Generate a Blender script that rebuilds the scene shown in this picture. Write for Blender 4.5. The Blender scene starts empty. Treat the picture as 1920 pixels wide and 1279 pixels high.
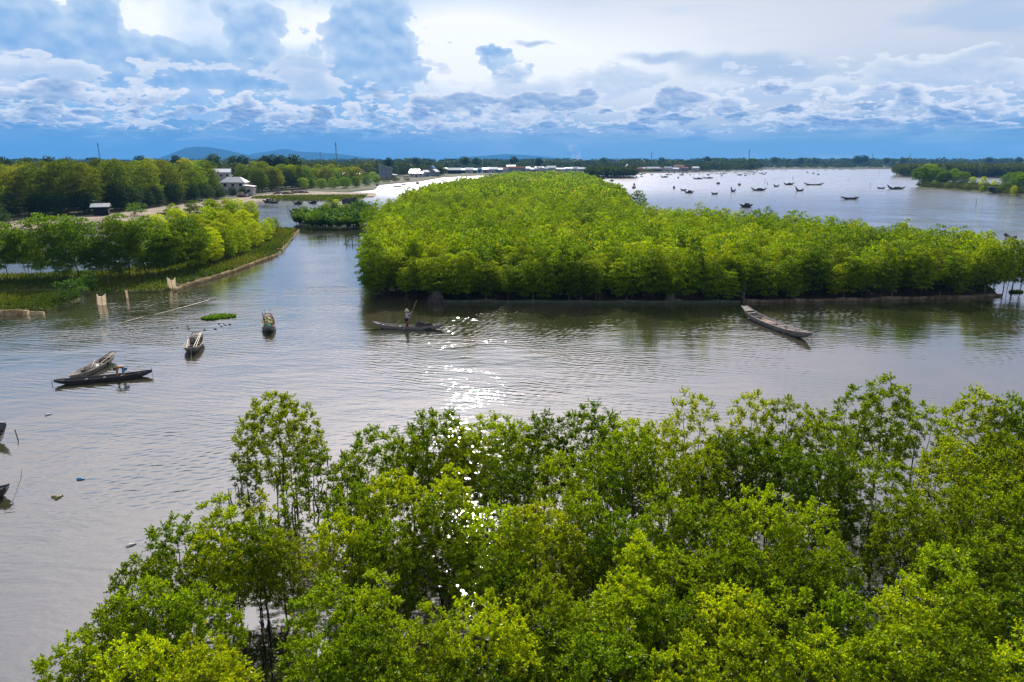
import bpy, bmesh, math, random
import numpy as np
from mathutils import Vector, Matrix
R = math.radians
D = bpy.data
SC = bpy.context.scene
COL = SC.collection
# ------------------------------------------------------------------ camera
CAM_H, PITCH, FOC = 15.0, 14.81, 1280.0
cd = D.cameras.new('camera'); cam = D.objects.new('camera', cd); COL.objects.link(cam)
cam.location = (0, 0, CAM_H); cam.rotation_euler = (R(90 - PITCH), 0, 0)
cd.sensor_width = 36.0; cd.lens = 36.0 * FOC / 1920.0
cd.clip_start = 0.5; cd.clip_end = 40000
SC.camera = cam
SC.view_settings.view_transform = 'Standard'; SC.view_settings.look = 'None'
SC.view_settings.gamma = 1.0; SC.view_settings.use_curve_mapping = False
SC.view_settings.exposure = 0.48
SC.render.engine = 'CYCLES'
cy = SC.cycles
cy.max_bounces = 6; cy.diffuse_bounces = 3; cy.glossy_bounces = 3; cy.transmission_bounces = 4
cy.transparent_max_bounces = 6; cy.volume_bounces = 0
cy.caustics_reflective = False; cy.caustics_refractive = False
cy.sample_clamp_direct = 0; cy.sample_clamp_indirect = 4
cy.use_denoising = True; cy.denoiser = 'OPENIMAGEDENOISE'; cy.denoising_input_passes = 'RGB_ALBEDO_NORMAL'
cy.use_adaptive_sampling = True; cy.adaptive_threshold = 0.012

def ray(px, py):
    cp, sp = math.cos(R(PITCH)), math.sin(R(PITCH))
    x, y = (px - 960) / FOC, (639.5 - py) / FOC
    return Vector((x, cp + y * sp, -sp + y * cp))
def g(px, py, z=0.0):
    'the point of height z that the photograph shows at pixel (px, py)'
    d = ray(px, py); t = (z - CAM_H) / d.z
    return Vector((d.x * t, d.y * t, z))
def at(px, y, z=0.0):
    'the point at ground distance y whose bearing is that of the column px'
    cp, sp = math.cos(R(PITCH)), math.sin(R(PITCH))
    depth = y * cp + (CAM_H - z) * sp
    return Vector(((px - 960) / FOC * depth, y, z))
def lin(r, gg, b):
    f = lambda c: (c / 255 / 12.92) if c / 255 <= .04045 else ((c / 255 + .055) / 1.055) ** 2.4
    return (f(r), f(gg), f(b), 1.0)

# ------------------------------------------------------------------ node helpers
class NT:
    def __init__(s, tree): s.t = tree
    def node(s, typ, **kw):
        n = s.t.nodes.new(typ)
        for k, v in kw.items(): setattr(n, k, v)
        return n
    def put(s, sock, v):
        if isinstance(v, bpy.types.NodeSocket): s.t.links.new(v, sock)
        elif v is not None: sock.default_value = v
    def m(s, op, a, b=None, c=None, clamp=False):
        n = s.node('ShaderNodeMath', operation=op, use_clamp=clamp)
        for i, v in enumerate((a, b, c)):
            if v is not None: s.put(n.inputs[i], v)
        return n.outputs[0]
    def vec(s, x, y, z=0.0):
        n = s.node('ShaderNodeCombineXYZ')
        for i, v in enumerate((x, y, z)): s.put(n.inputs[i], v)
        return n.outputs[0]
    def sep(s, v):
        n = s.node('ShaderNodeSeparateXYZ'); s.put(n.inputs[0], v); return n.outputs
    def vm(s, op, a, b=None, scale=None):
        n = s.node('ShaderNodeVectorMath', operation=op); s.put(n.inputs[0], a)
        if b is not None: s.put(n.inputs[1], b)
        if scale is not None: s.put(n.inputs[3], scale)
        return n.outputs[0]
    def noise(s, v, scale, detail=4, rough=.5, dist=0.0, col=False, dim='3D'):
        n = s.node('ShaderNodeTexNoise', noise_dimensions=dim); s.put(n.inputs['Vector'], v)
        n.inputs['Scale'].default_value = scale; n.inputs['Detail'].default_value = detail
        n.inputs['Roughness'].default_value = rough; n.inputs['Distortion'].default_value = dist
        return n.outputs[1 if col else 0]
    def mix(s, f, a, b, mode='MIX'):
        n = s.node('ShaderNodeMix', data_type='RGBA', blend_type=mode)
        n.clamp_factor = True
        s.put(n.inputs[0], f); s.put(n.inputs[6], a); s.put(n.inputs[7], b)
        return n.outputs[2]
    def step(s, v, lo, hi):
        n = s.node('ShaderNodeMapRange', interpolation_type='SMOOTHSTEP')
        s.put(n.inputs[0], v); n.inputs[1].default_value = lo; n.inputs[2].default_value = hi
        return n.outputs[0]
    def ramp(s, f, stops):
        n = s.node('ShaderNodeValToRGB'); s.put(n.inputs[0], f)
        e = n.color_ramp.elements
        while len(e) < len(stops): e.new(0.5)
        for q, (p, c) in zip(e, stops): q.position = p; q.color = c
        return n.outputs[0]

# ------------------------------------------------------------------ sky and sun
SUN_AZ, SUN_EL = -4.5, 33.0        # degrees right of straight ahead, above the horizon
w = D.worlds.new('World'); SC.world = w; w.use_nodes = True
T = NT(w.node_tree); w.node_tree.nodes.clear()
tc = T.node('ShaderNodeTexCoord')
sx, sy, sz = T.sep(tc.outputs['Generated'])
A = T.m('MULTIPLY', T.m('ARCTAN2', sx, sy), 57.2958)
E = T.m('MULTIPLY', T.m('ARCSINE', sz), 57.2958)
def azel(px, py):
    d = ray(px, py).normalized()
    return math.degrees(math.atan2(d.x, d.y)), math.degrees(math.asin(d.z))
def blob(px, py, rx, ry, AA=None, EE=None):
    a, e = azel(px, py); k = 57.3 / 1350
    da = T.m('DIVIDE', T.m('SUBTRACT', AA or A, a), rx * k)
    de = T.m('DIVIDE', T.m('SUBTRACT', EE or E, e), ry * k)
    d2 = T.m('ADD', T.m('MULTIPLY', da, da), T.m('MULTIPLY', de, de))
    return T.m('EXPONENT', T.m('MULTIPLY', d2, -1.0))
def total(l):
    s = l[0]
    for q in l[1:]: s = T.m('ADD', s, q)
    return s
P = T.vec(A, T.m('MULTIPLY', E, 1.3), 0.0)
def puffs(v, scale, detail):
    n = T.node('ShaderNodeTexVoronoi', feature='F1', voronoi_dimensions='2D'); T.put(n.inputs['Vector'], v)
    n.inputs['Scale'].default_value = scale; n.inputs['Detail'].default_value = detail
    n.inputs['Roughness'].default_value = .55
    n.normalize = True
    return n.outputs['Distance']
# fluffy edges: the cloud outlines are looked up at a place pushed about by noise
wc = T.noise(P, 0.35, 3, .55, col=True, dim='2D')
wx, wy, _ = T.sep(wc)
AW = T.m('MULTIPLY_ADD', T.m('SUBTRACT', wx, .5), 4.0, A)
EW = T.m('MULTIPLY_ADD', T.m('SUBTRACT', wy, .5), 3.0, E)
right = T.step(A, -12, 14)
# pale base
low = T.mix(right, lin(74, 140, 204), lin(118, 166, 206))
mid = T.mix(right, lin(156, 198, 238), lin(203, 213, 228))
top = T.mix(right, lin(164, 202, 242), lin(216, 220, 231))
fine = T.noise(T.vec(A, T.m('MULTIPLY', E, 3.2), 2.0), .16, 4, .6, dim='2D')
Ev = T.m('MULTIPLY_ADD', T.m('SUBTRACT', fine, .5), 4.0, E)
base = T.mix(T.step(Ev, .9, 4.6), low, mid)
base = T.mix(T.step(Ev, 5.5, 9.0), base, top)
sky = T.node('ShaderNodeTexSky', sky_type='NISHITA', sun_disc=False)
sky.sun_elevation = R(SUN_EL); sky.sun_rotation = R(SUN_AZ); sky.altitude = 15
skyc = T.vm('SCALE', sky.outputs[0], scale=0.05)
base = T.mix(.08, base, skyc)
# soft light and dark streaks in the high layer
st = T.noise(T.vec(A, T.m('MULTIPLY', E, 5.0), 7.0), .07, 3, .55, dim='2D')
base = T.mix(T.m('MULTIPLY', T.m('MULTIPLY', T.step(st, .47, .68), right), .8), base, lin(176, 198, 226))
# the bright places round the hidden sun
glare = total([blob(260, 30, 78, 62, AW, EW), blob(95, 2, 34, 24, AW, EW), blob(870, 85, 125, 75),
               blob(560, 50, 150, 40, AW, EW), blob(1060, 110, 330, 80)])
base = T.mix(T.m('MULTIPLY', glare, 1.0, clamp=True), base, (1.0, 1.01, 1.03, 1))
AG = T.m('MULTIPLY_ADD', T.m('SUBTRACT', fine, .5), 5.0, A); EG = T.m('MULTIPLY_ADD', T.m('SUBTRACT', wy, .5), 1.1, E)
g2 = total([blob(1220, 108, 80, 13, AG, EG), blob(1390, 122, 110, 22, AG, EG), blob(1000, 82, 40, 6, AG, EG), blob(1480, 134, 60, 12, AG, EG)])
base = T.mix(T.m('MULTIPLY', T.step(g2, .25, 1.0), .9), base, lin(180, 200, 226))
# towering cumulus, seen from the shaded side
tw = total([blob(650, 50, 42, 40, AW, EW), blob(725, 40, 46, 50, AW, EW), blob(690, 130, 84, 48, AW, EW), blob(640, 190, 90, 40, AW, EW),
            blob(775, 130, 34, 14, AW, EW), blob(60, 80, 150, 50, AW, EW), blob(180, 30, 28, 44, AW, EW), blob(30, 30, 60, 40, AW, EW),
            blob(310, 100, 40, 26, AW, EW), blob(470, 50, 50, 40, AW, EW), blob(925, 95, 24, 18, AW, EW), blob(950, 130, 36, 14, AW, EW),
            blob(130, 170, 190, 40, AW, EW), blob(420, 150, 130, 40, AW, EW)])
pf = puffs(P, .42, 3.6)
pf2 = puffs(T.vm('ADD', P, (.15, .8, 0)), .42, 1.0)
f = T.m('MULTIPLY_ADD', T.m('SUBTRACT', .42, pf), 1.1, tw)
tmask = T.step(f, .40, .50)
tl = T.m('MULTIPLY_ADD', T.m('SUBTRACT', pf2, pf), .95, .34, clamp=True)
tcol = T.mix(tl, lin(114, 166, 220), lin(224, 236, 249))
tcol = T.mix(T.m('MULTIPLY', T.step(f, .85, .42), .5), tcol, lin(228, 240, 250))
tcol = T.mix(T.m('MULTIPLY', T.step(E, 6.5, 3.0), .5), tcol, lin(136, 184, 232))
base = T.mix(T.m('MULTIPLY', tmask, .93), base, tcol)
# rows of low cumulus
def cum(seed, sc, e0, e1, soft, thr, lit, dark, amt, sx=1.0, flat=2.3, core=.2):
    global base
    q = T.vec(T.m('MULTIPLY_ADD', A, sx, seed), T.m('MULTIPLY_ADD', E, flat, seed), 0)
    n = T.noise(q, sc, 4, .58, .0, dim='2D')
    up = T.noise(T.vm('ADD', q, (0.0, .22 / sc, 0)), sc, 1, .5, .0, dim='2D')
    v = puffs(q, sc * 2.8, 3.5); vu = puffs(T.vm('ADD', q, (.03 / sc, .10 / sc, 0)), sc * 2.8, 1.5)
    prof = T.m('MULTIPLY', T.step(E, e0 - soft, e0), T.step(E, e1 + soft * 2, e1))
    f = T.m('ADD', T.m('MULTIPLY_ADD', T.m('SUBTRACT', .36, v), .34, n), T.m('MULTIPLY', T.m('SUBTRACT', prof, 1.0), .35))
    mask = T.step(f, thr, thr + .06)
    # backlit: thin rims and puffed tops glow, thick middles and undersides stay dull
    body = T.step(T.m('ADD', T.m('SUBTRACT', f, thr), T.m('MULTIPLY', T.m('SUBTRACT', up, .5), .8)), .0, .06 + core)
    l = T.m('MULTIPLY_ADD', T.m('SUBTRACT', vu, v), 1.1, T.m('MULTIPLY_ADD', body, -.85, 1.0), clamp=True)
    c = T.mix(l, dark, lit)
    base = T.mix(T.m('MULTIPLY', mask, amt), base, c)
cum(11., .20, 4.8, 6.6, 1.0, .50, lin(240, 242, 248), lin(190, 208, 232), .75, .8, 2.0, .2)
cum(23., .30, 2.7, 4.8, .7, .465, lin(245, 245, 249), lin(140, 168, 210), .92, .75, 1.8, .19)
cum(41., .62, 2.2, 3.7, .5, .50, lin(236, 240, 247), lin(112, 146, 198), .9, .62, 1.9, .16)
cum(57., .60, 1.6, 2.4, .4, .52, lin(178, 200, 228), lin(84, 138, 200), .55, .40, 2.6)
# above the frame: bright veil near the sun, greyer away from it
hi = T.step(E, 11, 20)
sunv = (math.sin(R(SUN_AZ)) * math.cos(R(SUN_EL)), math.cos(R(SUN_AZ)) * math.cos(R(SUN_EL)), math.sin(R(SUN_EL)))
dp = T.node('ShaderNodeVectorMath', operation='DOT_PRODUCT'); T.put(dp.inputs[0], tc.outputs['Generated']); dp.inputs[1].default_value = sunv
near = T.m('POWER', T.m('MAXIMUM', dp.outputs['Value'], 0.0), 9.0)
hn = T.noise(tc.outputs['Generated'], 3.2, 3, .6)
hcol = T.mix(T.step(hn, .4, .62), lin(182, 192, 216), lin(232, 229, 234))
hcol = T.mix(T.step(E, 30, 70), hcol, lin(112, 128, 160))
hcol = T.mix(near, hcol, (2.0, 1.88, 1.8, 1))
base = T.mix(hi, base, hcol)
# below the horizon nothing but dull ground light
base = T.mix(T.step(E, -.3, -.6), base, (.05, .07, .08, 1))
bg = T.node('ShaderNodeBackground'); T.put(bg.inputs[0], base); bg.inputs[1].default_value = 0.78
wo = T.node('ShaderNodeOutputWorld'); T.t.links.new(bg.outputs[0], wo.inputs[0])

w.cycles.sampling_method = 'MANUAL'; w.cycles.sample_map_resolution = 256
sl = D.lights.new('sun', 'SUN'); sun = D.objects.new('sun', sl); COL.objects.link(sun)
sl.energy = 5.0; sl.angle = R(1.2); sl.color = (1, .95, .86)
sun.rotation_euler = Vector((-sunv[0], -sunv[1], -sunv[2])).to_track_quat('-Z', 'Y').to_euler()

# ------------------------------------------------------------------ mesh and object helpers
def raw_mesh(name, V, F, m=None, smooth=False, attr=None):
    'mesh data from numpy arrays: V (n,3), F (k,4) or (k,3)'
    V = np.asarray(V, np.float32); F = np.asarray(F, np.int32)
    me = D.meshes.new(name); k = F.shape[1]
    me.vertices.add(len(V)); me.vertices.foreach_set('co', V.ravel())
    me.loops.add(F.size); me.loops.foreach_set('vertex_index', F.ravel())
    me.polygons.add(len(F)); me.polygons.foreach_set('loop_start', np.arange(0, F.size, k, dtype=np.int32))
    if smooth: me.polygons.foreach_set('use_smooth', np.ones(len(F), bool))
    if attr is not None:
        a = me.attributes.new('tint', 'FLOAT', 'FACE'); a.data.foreach_set('value', np.asarray(attr, np.float32))
    me.update()
    if m: me.materials.append(m)
    return me
def link(name, data, parent=None, loc=None, rz=None):
    o = D.objects.new(name, data); COL.objects.link(o)
    if parent is not None: o.parent = parent
    if loc is not None: o.location = loc
    if rz is not None: o.rotation_euler = (0, 0, rz)
    return o
def tag(o, label=None, cat=None, group=None, kind=None):
    if label: o['label'] = label
    if cat: o['category'] = cat
    if group: o['group'] = group
    if kind: o['kind'] = kind
    return o
def empty(name, loc, rz=0.0, **kw):
    o = link(name, None, None, loc, rz); o.empty_display_size = .3
    return tag(o, **kw)
def dup(root, loc, rz, scale=None, label=None, group=None, cat=None):
    r = root.copy(); COL.objects.link(r); r.location = loc; r.rotation_euler = (root.rotation_euler.x, root.rotation_euler.y, rz)
    if scale is not None: r.scale = (scale, scale, scale) if not hasattr(scale, '__len__') else scale
    if label: r['label'] = label
    if group: r['group'] = group
    if cat: r['category'] = cat
    for ch in list(root.children):
        c = ch.copy(); COL.objects.link(c); c.parent = r
        for q in list(ch.children):
            e = q.copy(); COL.objects.link(e); e.parent = c
    return r
class MB:
    'collects polygons, becomes one mesh object'
    def __init__(s): s.v, s.f = [], []
    def add(s, vs, fs):
        n = len(s.v); s.v += [tuple(v) for v in vs]; s.f += [tuple(i + n for i in f) for f in fs]; return s
    def box(s, c, size, rz=0.0, tilt=None):
        cx, cyy, cz = c; hx, hy, hz = size[0] / 2, size[1] / 2, size[2] / 2
        M = Matrix.Rotation(rz, 3, 'Z')
        if tilt: M = M @ Matrix.Rotation(tilt[0], 3, 'X') @ Matrix.Rotation(tilt[1], 3, 'Y')
        vs = [Vector(c) + M @ Vector((a * hx, b * hy, d * hz)) for d in (-1, 1) for a, b in ((-1, -1), (1, -1), (1, 1), (-1, 1))]
        return s.add(vs, [(3, 2, 1, 0), (4, 5, 6, 7), (0, 1, 5, 4), (1, 2, 6, 5), (2, 3, 7, 6), (3, 0, 4, 7)])
    def tube(s, pts, rad, n=6, cap=True):
        pts = [Vector(p) for p in pts]; k = len(pts)
        if not hasattr(rad, '__len__'): rad = [rad] * k
        rings = []
        for i, p in enumerate(pts):
            d = (pts[min(i + 1, k - 1)] - pts[max(i - 1, 0)]).normalized()
            a = d.orthogonal().normalized() if abs(d.z) < .9 else d.cross(Vector((0, 1, 0))).normalized()
            if i and a.dot(last) < 0: a = -a
            last = a; b = d.cross(a)
            rings += [p + (a * math.cos(t * math.tau / n) + b * math.sin(t * math.tau / n)) * rad[i] for t in range(n)]
        fs = [(i * n + t, i * n + (t + 1) % n, (i + 1) * n + (t + 1) % n, (i + 1) * n + t) for i in range(k - 1) for t in range(n)]
        if cap: fs += [tuple(range(n))[::-1], tuple(range((k - 1) * n, k * n))]
        return s.add(rings, fs)
    def grid(s, rows, close=False):
        'rows: a list of equally long point rows'
        m = len(rows[0]); vs = [p for r in rows for p in r]
        fs = [(i * m + j, i * m + j + 1, (i + 1) * m + j + 1, (i + 1) * m + j) for i in range(len(rows) - 1) for j in range(m - 1)]
        if close: fs += [(i * m + m - 1, i * m, (i + 1) * m, (i + 1) * m + m - 1) for i in range(len(rows) - 1)]
        return s.add(vs, fs)
    def data(s, name, m, smooth=False, bevel=None):
        me = D.meshes.new(name); me.from_pydata(s.v, [], s.f); me.update()
        bm = bmesh.new(); bm.from_mesh(me); bmesh.ops.recalc_face_normals(bm, faces=bm.faces)
        bm.to_mesh(me); bm.free()
        if smooth: me.polygons.foreach_set('use_smooth', [True] * len(me.polygons))
        if m: me.materials.append(m)
        return me
    def build(s, name, m, parent=None, loc=None, rz=None, smooth=False):
        return link(name, s.data(name, m, smooth), parent, loc, rz)

# ------------------------------------------------------------------ materials
def mat(name, col, rough=.8, col2=None, scale=4.0, bump=0.0, bscale=None, stretch=(1, 1, 1), metal=0.0, detail=5, coord='Object'):
    m = D.materials.new(name); m.use_nodes = True
    t = NT(m.node_tree); b = m.node_tree.nodes['Principled BSDF']
    if rough >= .7: b.inputs['Specular IOR Level'].default_value = .2
    b.inputs['Roughness'].default_value = rough; b.inputs['Metallic'].default_value = metal
    c = t.node('ShaderNodeTexCoord').outputs[coord]
    v = t.vm('MULTIPLY', c, stretch)
    if col2 is None: b.inputs['Base Color'].default_value = col
    else: t.put(b.inputs['Base Color'], t.mix(t.step(t.noise(v, scale, detail, .6), .35, .65), col, col2))
    if bump:
        q = t.node('ShaderNodeBump'); q.inputs['Distance'].default_value = bump
        t.put(q.inputs['Height'], t.noise(v, bscale or scale * 3, 4, .6)); t.put(b.inputs['Normal'], q.outputs[0])
    return m
def leaf_mat(name, dark, mid_, bright, trans=.5, rough=.5, spec=.03, tint='object', patch=.0):
    'leaves: every leaf and every tree has its own green; light passes through'
    m = D.materials.new(name); m.use_nodes = True
    t = NT(m.node_tree); m.node_tree.nodes.clear()
    gi = t.node('ShaderNodeNewGeometry').outputs['Random Per Island']
    if tint == 'object': ob = t.node('ShaderNodeObjectInfo').outputs['Random']
    else: ob = t.node('ShaderNodeAttribute', attribute_name='tint').outputs['Fac']
    f = t.m('ADD', t.m('MULTIPLY', gi, .48), t.m('MULTIPLY', ob, .52))
    col = t.ramp(f, [(0.08, dark), (.5, mid_), (.95, bright)])
    if patch:
        # a few brownish or yellowed leaves
        col = t.mix(t.m('MULTIPLY', t.m('GREATER_THAN', gi, 1 - patch), .8), col, (.34, .20, .02, 1))
    vr = t.m('MULTIPLY_ADD', t.m('FRACT', t.m('MULTIPLY', ob, 17.3)), .50, .66)
    col = t.vm('SCALE', col, scale=vr)
    tcol = t.vm('MULTIPLY', col, (2.0, 1.8, .7))
    d = t.node('ShaderNodeBsdfDiffuse'); t.put(d.inputs[0], col)
    tr = t.node('ShaderNodeBsdfTranslucent'); t.put(tr.inputs[0], tcol)
    a = t.node('ShaderNodeMixShader'); a.inputs[0].default_value = trans
    t.t.links.new(d.outputs[0], a.inputs[1]); t.t.links.new(tr.outputs[0], a.inputs[2])
    gl = t.node('ShaderNodeBsdfGlossy'); gl.inputs['Roughness'].default_value = rough; gl.inputs[0].default_value = (1, 1, 1, 1)
    fr = t.node('ShaderNodeFresnel'); fr.inputs[0].default_value = 1.4
    b = t.node('ShaderNodeMixShader'); t.put(b.inputs[0], t.m('MULTIPLY', fr.outputs[0], spec))
    t.t.links.new(a.outputs[0], b.inputs[1]); t.t.links.new(gl.outputs[0], b.inputs[2])
    o = t.node('ShaderNodeOutputMaterial'); t.t.links.new(b.outputs[0], o.inputs[0])
    return m
M = {}
MG = ((.048, .105, .002, 1), (.195, .310, .003, 1), (.47, .52, .005, 1))
M['leaf'] = leaf_mat('mangrove leaves', *MG, trans=.40, patch=.015)
MI = ((.020, .058, .001, 1), (.118, .222, .002, 1), (.34, .41, .003, 1))
M['leaf_isl'] = leaf_mat('island mangrove leaves', *MI, trans=.42, patch=.03)
M['leaf_far'] = leaf_mat('mangrove leaves far', *MI, trans=.42, tint='attr', patch=.02)
M['leaf_bank'] = leaf_mat('bank leaves', (.036, .084, .006, 1), (.105, .200, .008, 1), (.24, .33, .010, 1), trans=.5)
M['leaf_yellow'] = leaf_mat('bamboo leaves', (.036, .074, .004, 1), (.115, .165, .006, 1), (.27, .28, .010, 1), trans=.45)
M['leaf_dark'] = leaf_mat('dark leaves', (.012, .030, .012, 1), (.028, .058, .022, 1), (.06, .10, .028, 1), trans=.35)
M['leaf_wood'] = leaf_mat('far wood leaves', (.016, .034, .010, 1), (.042, .068, .014, 1), (.10, .105, .018, 1), trans=.35, tint='attr')
M['palm'] = leaf_mat('palm leaves', (.02, .06, .008, 1), (.05, .12, .012, 1), (.12, .20, .016, 1), trans=.4)
M['grass'] = leaf_mat('grass blades', (.022, .046, .005, 1), (.050, .085, .008, 1), (.12, .12, .018, 1), trans=.4, tint='attr')
M['bark'] = mat('bark', (.028, .020, .015, 1), .9, (.070, .052, .040, 1), 9, .02, 30, (1, 1, .3))
M['bark_pale'] = mat('pale bark', (.10, .085, .065, 1), .9, (.22, .19, .15, 1), 9, .02, 30, (1, 1, .3))
M['old_wood'] = mat('weathered wood', (.17, .145, .125, 1), .75, (.42, .37, .33, 1), 2.5, .006, 14, (.6, 7, 7), detail=8)
M['dark_wood'] = mat('dark tarred wood', (.016, .014, .014, 1), .5, (.055, .048, .045, 1), 2.5, .006, 14, (.6, 7, 7), detail=8)
M['pink_wood'] = mat('reddish planks', (.36, .24, .19, 1), .8, (.22, .15, .12, 1), 3, .004, 12, (.6, 8, 8))
M['bamboo'] = mat('bamboo', (.42, .33, .19, 1), .5, (.26, .19, .10, 1), 6)
M['net'] = mat('dark nets', (.035, .030, .026, 1), .9, (.10, .085, .07, 1), 9, .05, 26)
M['net_green'] = mat('green netting', (.040, .052, .034, 1), .85, (.075, .085, .05, 1), 3, .02, 30)
M['net_tan'] = mat('tan netting', (.15, .115, .075, 1), .85, (.25, .20, .14, 1), 1.6, .03, 12, (1, 1, 3))
M['net_pale'] = mat('pale netting', (.42, .31, .16, 1), .85, (.66, .52, .32, 1), 1.6, .03, 12, (1, 1, 3))
M['cloth_white'] = mat('bleached cloth', (.82, .74, .60, 1), .9, (.62, .54, .42, 1), 5, .02, 20)
M['mud'] = mat('mud', (.085, .060, .042, 1), .9, (.17, .125, .09, 1), .9, .05, 3)
M['dark_mud'] = mat('dark mud', (.016, .011, .008, 1), .8, (.04, .028, .02, 1), .9, .05, 3)
M['sand'] = mat('pale soil', (.33, .26, .20, 1), .95, (.20, .145, .105, 1), .25, .05, 1.5, detail=8)
M['turf'] = mat('turf', (.050, .080, .012, 1), .95, (.11, .105, .03, 1), .5, .1, 3, detail=8)
M['land'] = mat('far land', (.040, .055, .018, 1), .95, (.10, .085, .04, 1), .01, coord='Object')
M['plaster'] = mat('plaster', (.50, .49, .47, 1), .9, (.38, .37, .35, 1), 1.2)
M['plaster_grey'] = mat('grey plaster', (.24, .27, .31, 1), .9, (.17, .19, .22, 1), 1.2)
M['plaster_blue'] = mat('blue plaster', (.08, .24, .42, 1), .9, (.06, .18, .34, 1), 1.2)
M['tin'] = mat('tin roof', (.46, .47, .50, 1), .45, (.34, .35, .38, 1), 1.5, .03, 8, (1, 6, 1))
M['tin_white'] = mat('bright tin roof', (.74, .74, .76, 1), .4, (.60, .60, .62, 1), 1.5, .03, 8, (1, 6, 1))
M['tile'] = mat('red roof tiles', (.30, .085, .055, 1), .85, (.20, .07, .05, 1), 2, .04, 9)
M['glass_dark'] = mat('window opening', (.02, .025, .03, 1), .3)
M['dark'] = mat('dark opening', (.012, .012, .014, 1), .9)
M['steel'] = mat('mast steel', (.06, .07, .09, 1), .6, (.10, .11, .13, 1), .5)
M['blue_plastic'] = mat('blue plastic', (.03, .22, .42, 1), .4, (.05, .30, .50, 1), 8)
M['green_cloth'] = mat('green cloth', (.010, .11, .085, 1), .8, (.015, .16, .12, 1), 10, .02, 30)
M['foam'] = mat('white foam', (.72, .70, .66, 1), .7, (.55, .52, .46, 1), 8)
M['yellow_junk'] = mat('yellowed floats', (.36, .30, .12, 1), .7, (.22, .19, .08, 1), 8)
M['rope'] = mat('rope', (.34, .31, .26, 1), .9, (.22, .20, .17, 1), 20)
M['hill'] = mat('hill forest', (.006, .014, .012, 1), .95, (.012, .022, .016, 1), .002)
M['skin'] = mat('skin', (.30, .15, .09, 1), .55, (.26, .13, .08, 1), 9)
M['hair'] = mat('black hair', (.012, .010, .010, 1), .5)
M['shirt'] = mat('pale shirt', (.55, .53, .60, 1), .9, (.46, .44, .50, 1), 12, .01, 20)
M['trousers'] = mat('maroon trousers', (.085, .012, .035, 1), .9, (.06, .01, .03, 1), 12)
M['tan_shirt'] = mat('tan shirt', (.42, .22, .11, 1), .9, (.34, .18, .09, 1), 12)
M['hat'] = mat('straw hat', (.60, .52, .45, 1), .9, (.50, .42, .36, 1), 30)
M['shorts'] = mat('blue shorts', (.16, .30, .48, 1), .9, (.12, .24, .4, 1), 12)
M['tarp_red'] = mat('rusty tarp', (.14, .060, .045, 1), .9, (.09, .05, .045, 1), 4)
M['weed'] = mat('dead branches', (.09, .055, .035, 1), .9, (.16, .11, .07, 1), 8)

def fabric(name, c1, c2, sc, tr=.5):
    'thin woven stuff that lets some light through'
    m = D.materials.new(name); m.use_nodes = True; t = NT(m.node_tree); m.node_tree.nodes.clear()
    c = t.node('ShaderNodeTexCoord').outputs['Object']; col = t.mix(t.step(t.noise(c, sc, 6, .65), .35, .68), c1, c2)
    d = t.node('ShaderNodeBsdfDiffuse'); t.put(d.inputs[0], col); e = t.node('ShaderNodeBsdfTranslucent'); t.put(e.inputs[0], col)
    x = t.node('ShaderNodeMixShader'); x.inputs[0].default_value = tr; t.t.links.new(d.outputs[0], x.inputs[1]); t.t.links.new(e.outputs[0], x.inputs[2])
    o = t.node('ShaderNodeOutputMaterial'); t.t.links.new(x.outputs[0], o.inputs[0]); return m
M['net_tan'] = fabric('tan netting', (.10, .075, .045, 1), (.30, .23, .15, 1), 1.4, .4)
M['net_pale'] = fabric('pale netting', (.24, .165, .08, 1), (.66, .52, .32, 1), .9, .35)
M['cloth_white'] = fabric('bleached cloth', (.86, .78, .64, 1), (.66, .56, .42, 1), 5, .6)
M['hill'].node_tree.nodes['Principled BSDF'].inputs['Specular IOR Level'].default_value = 0

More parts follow.
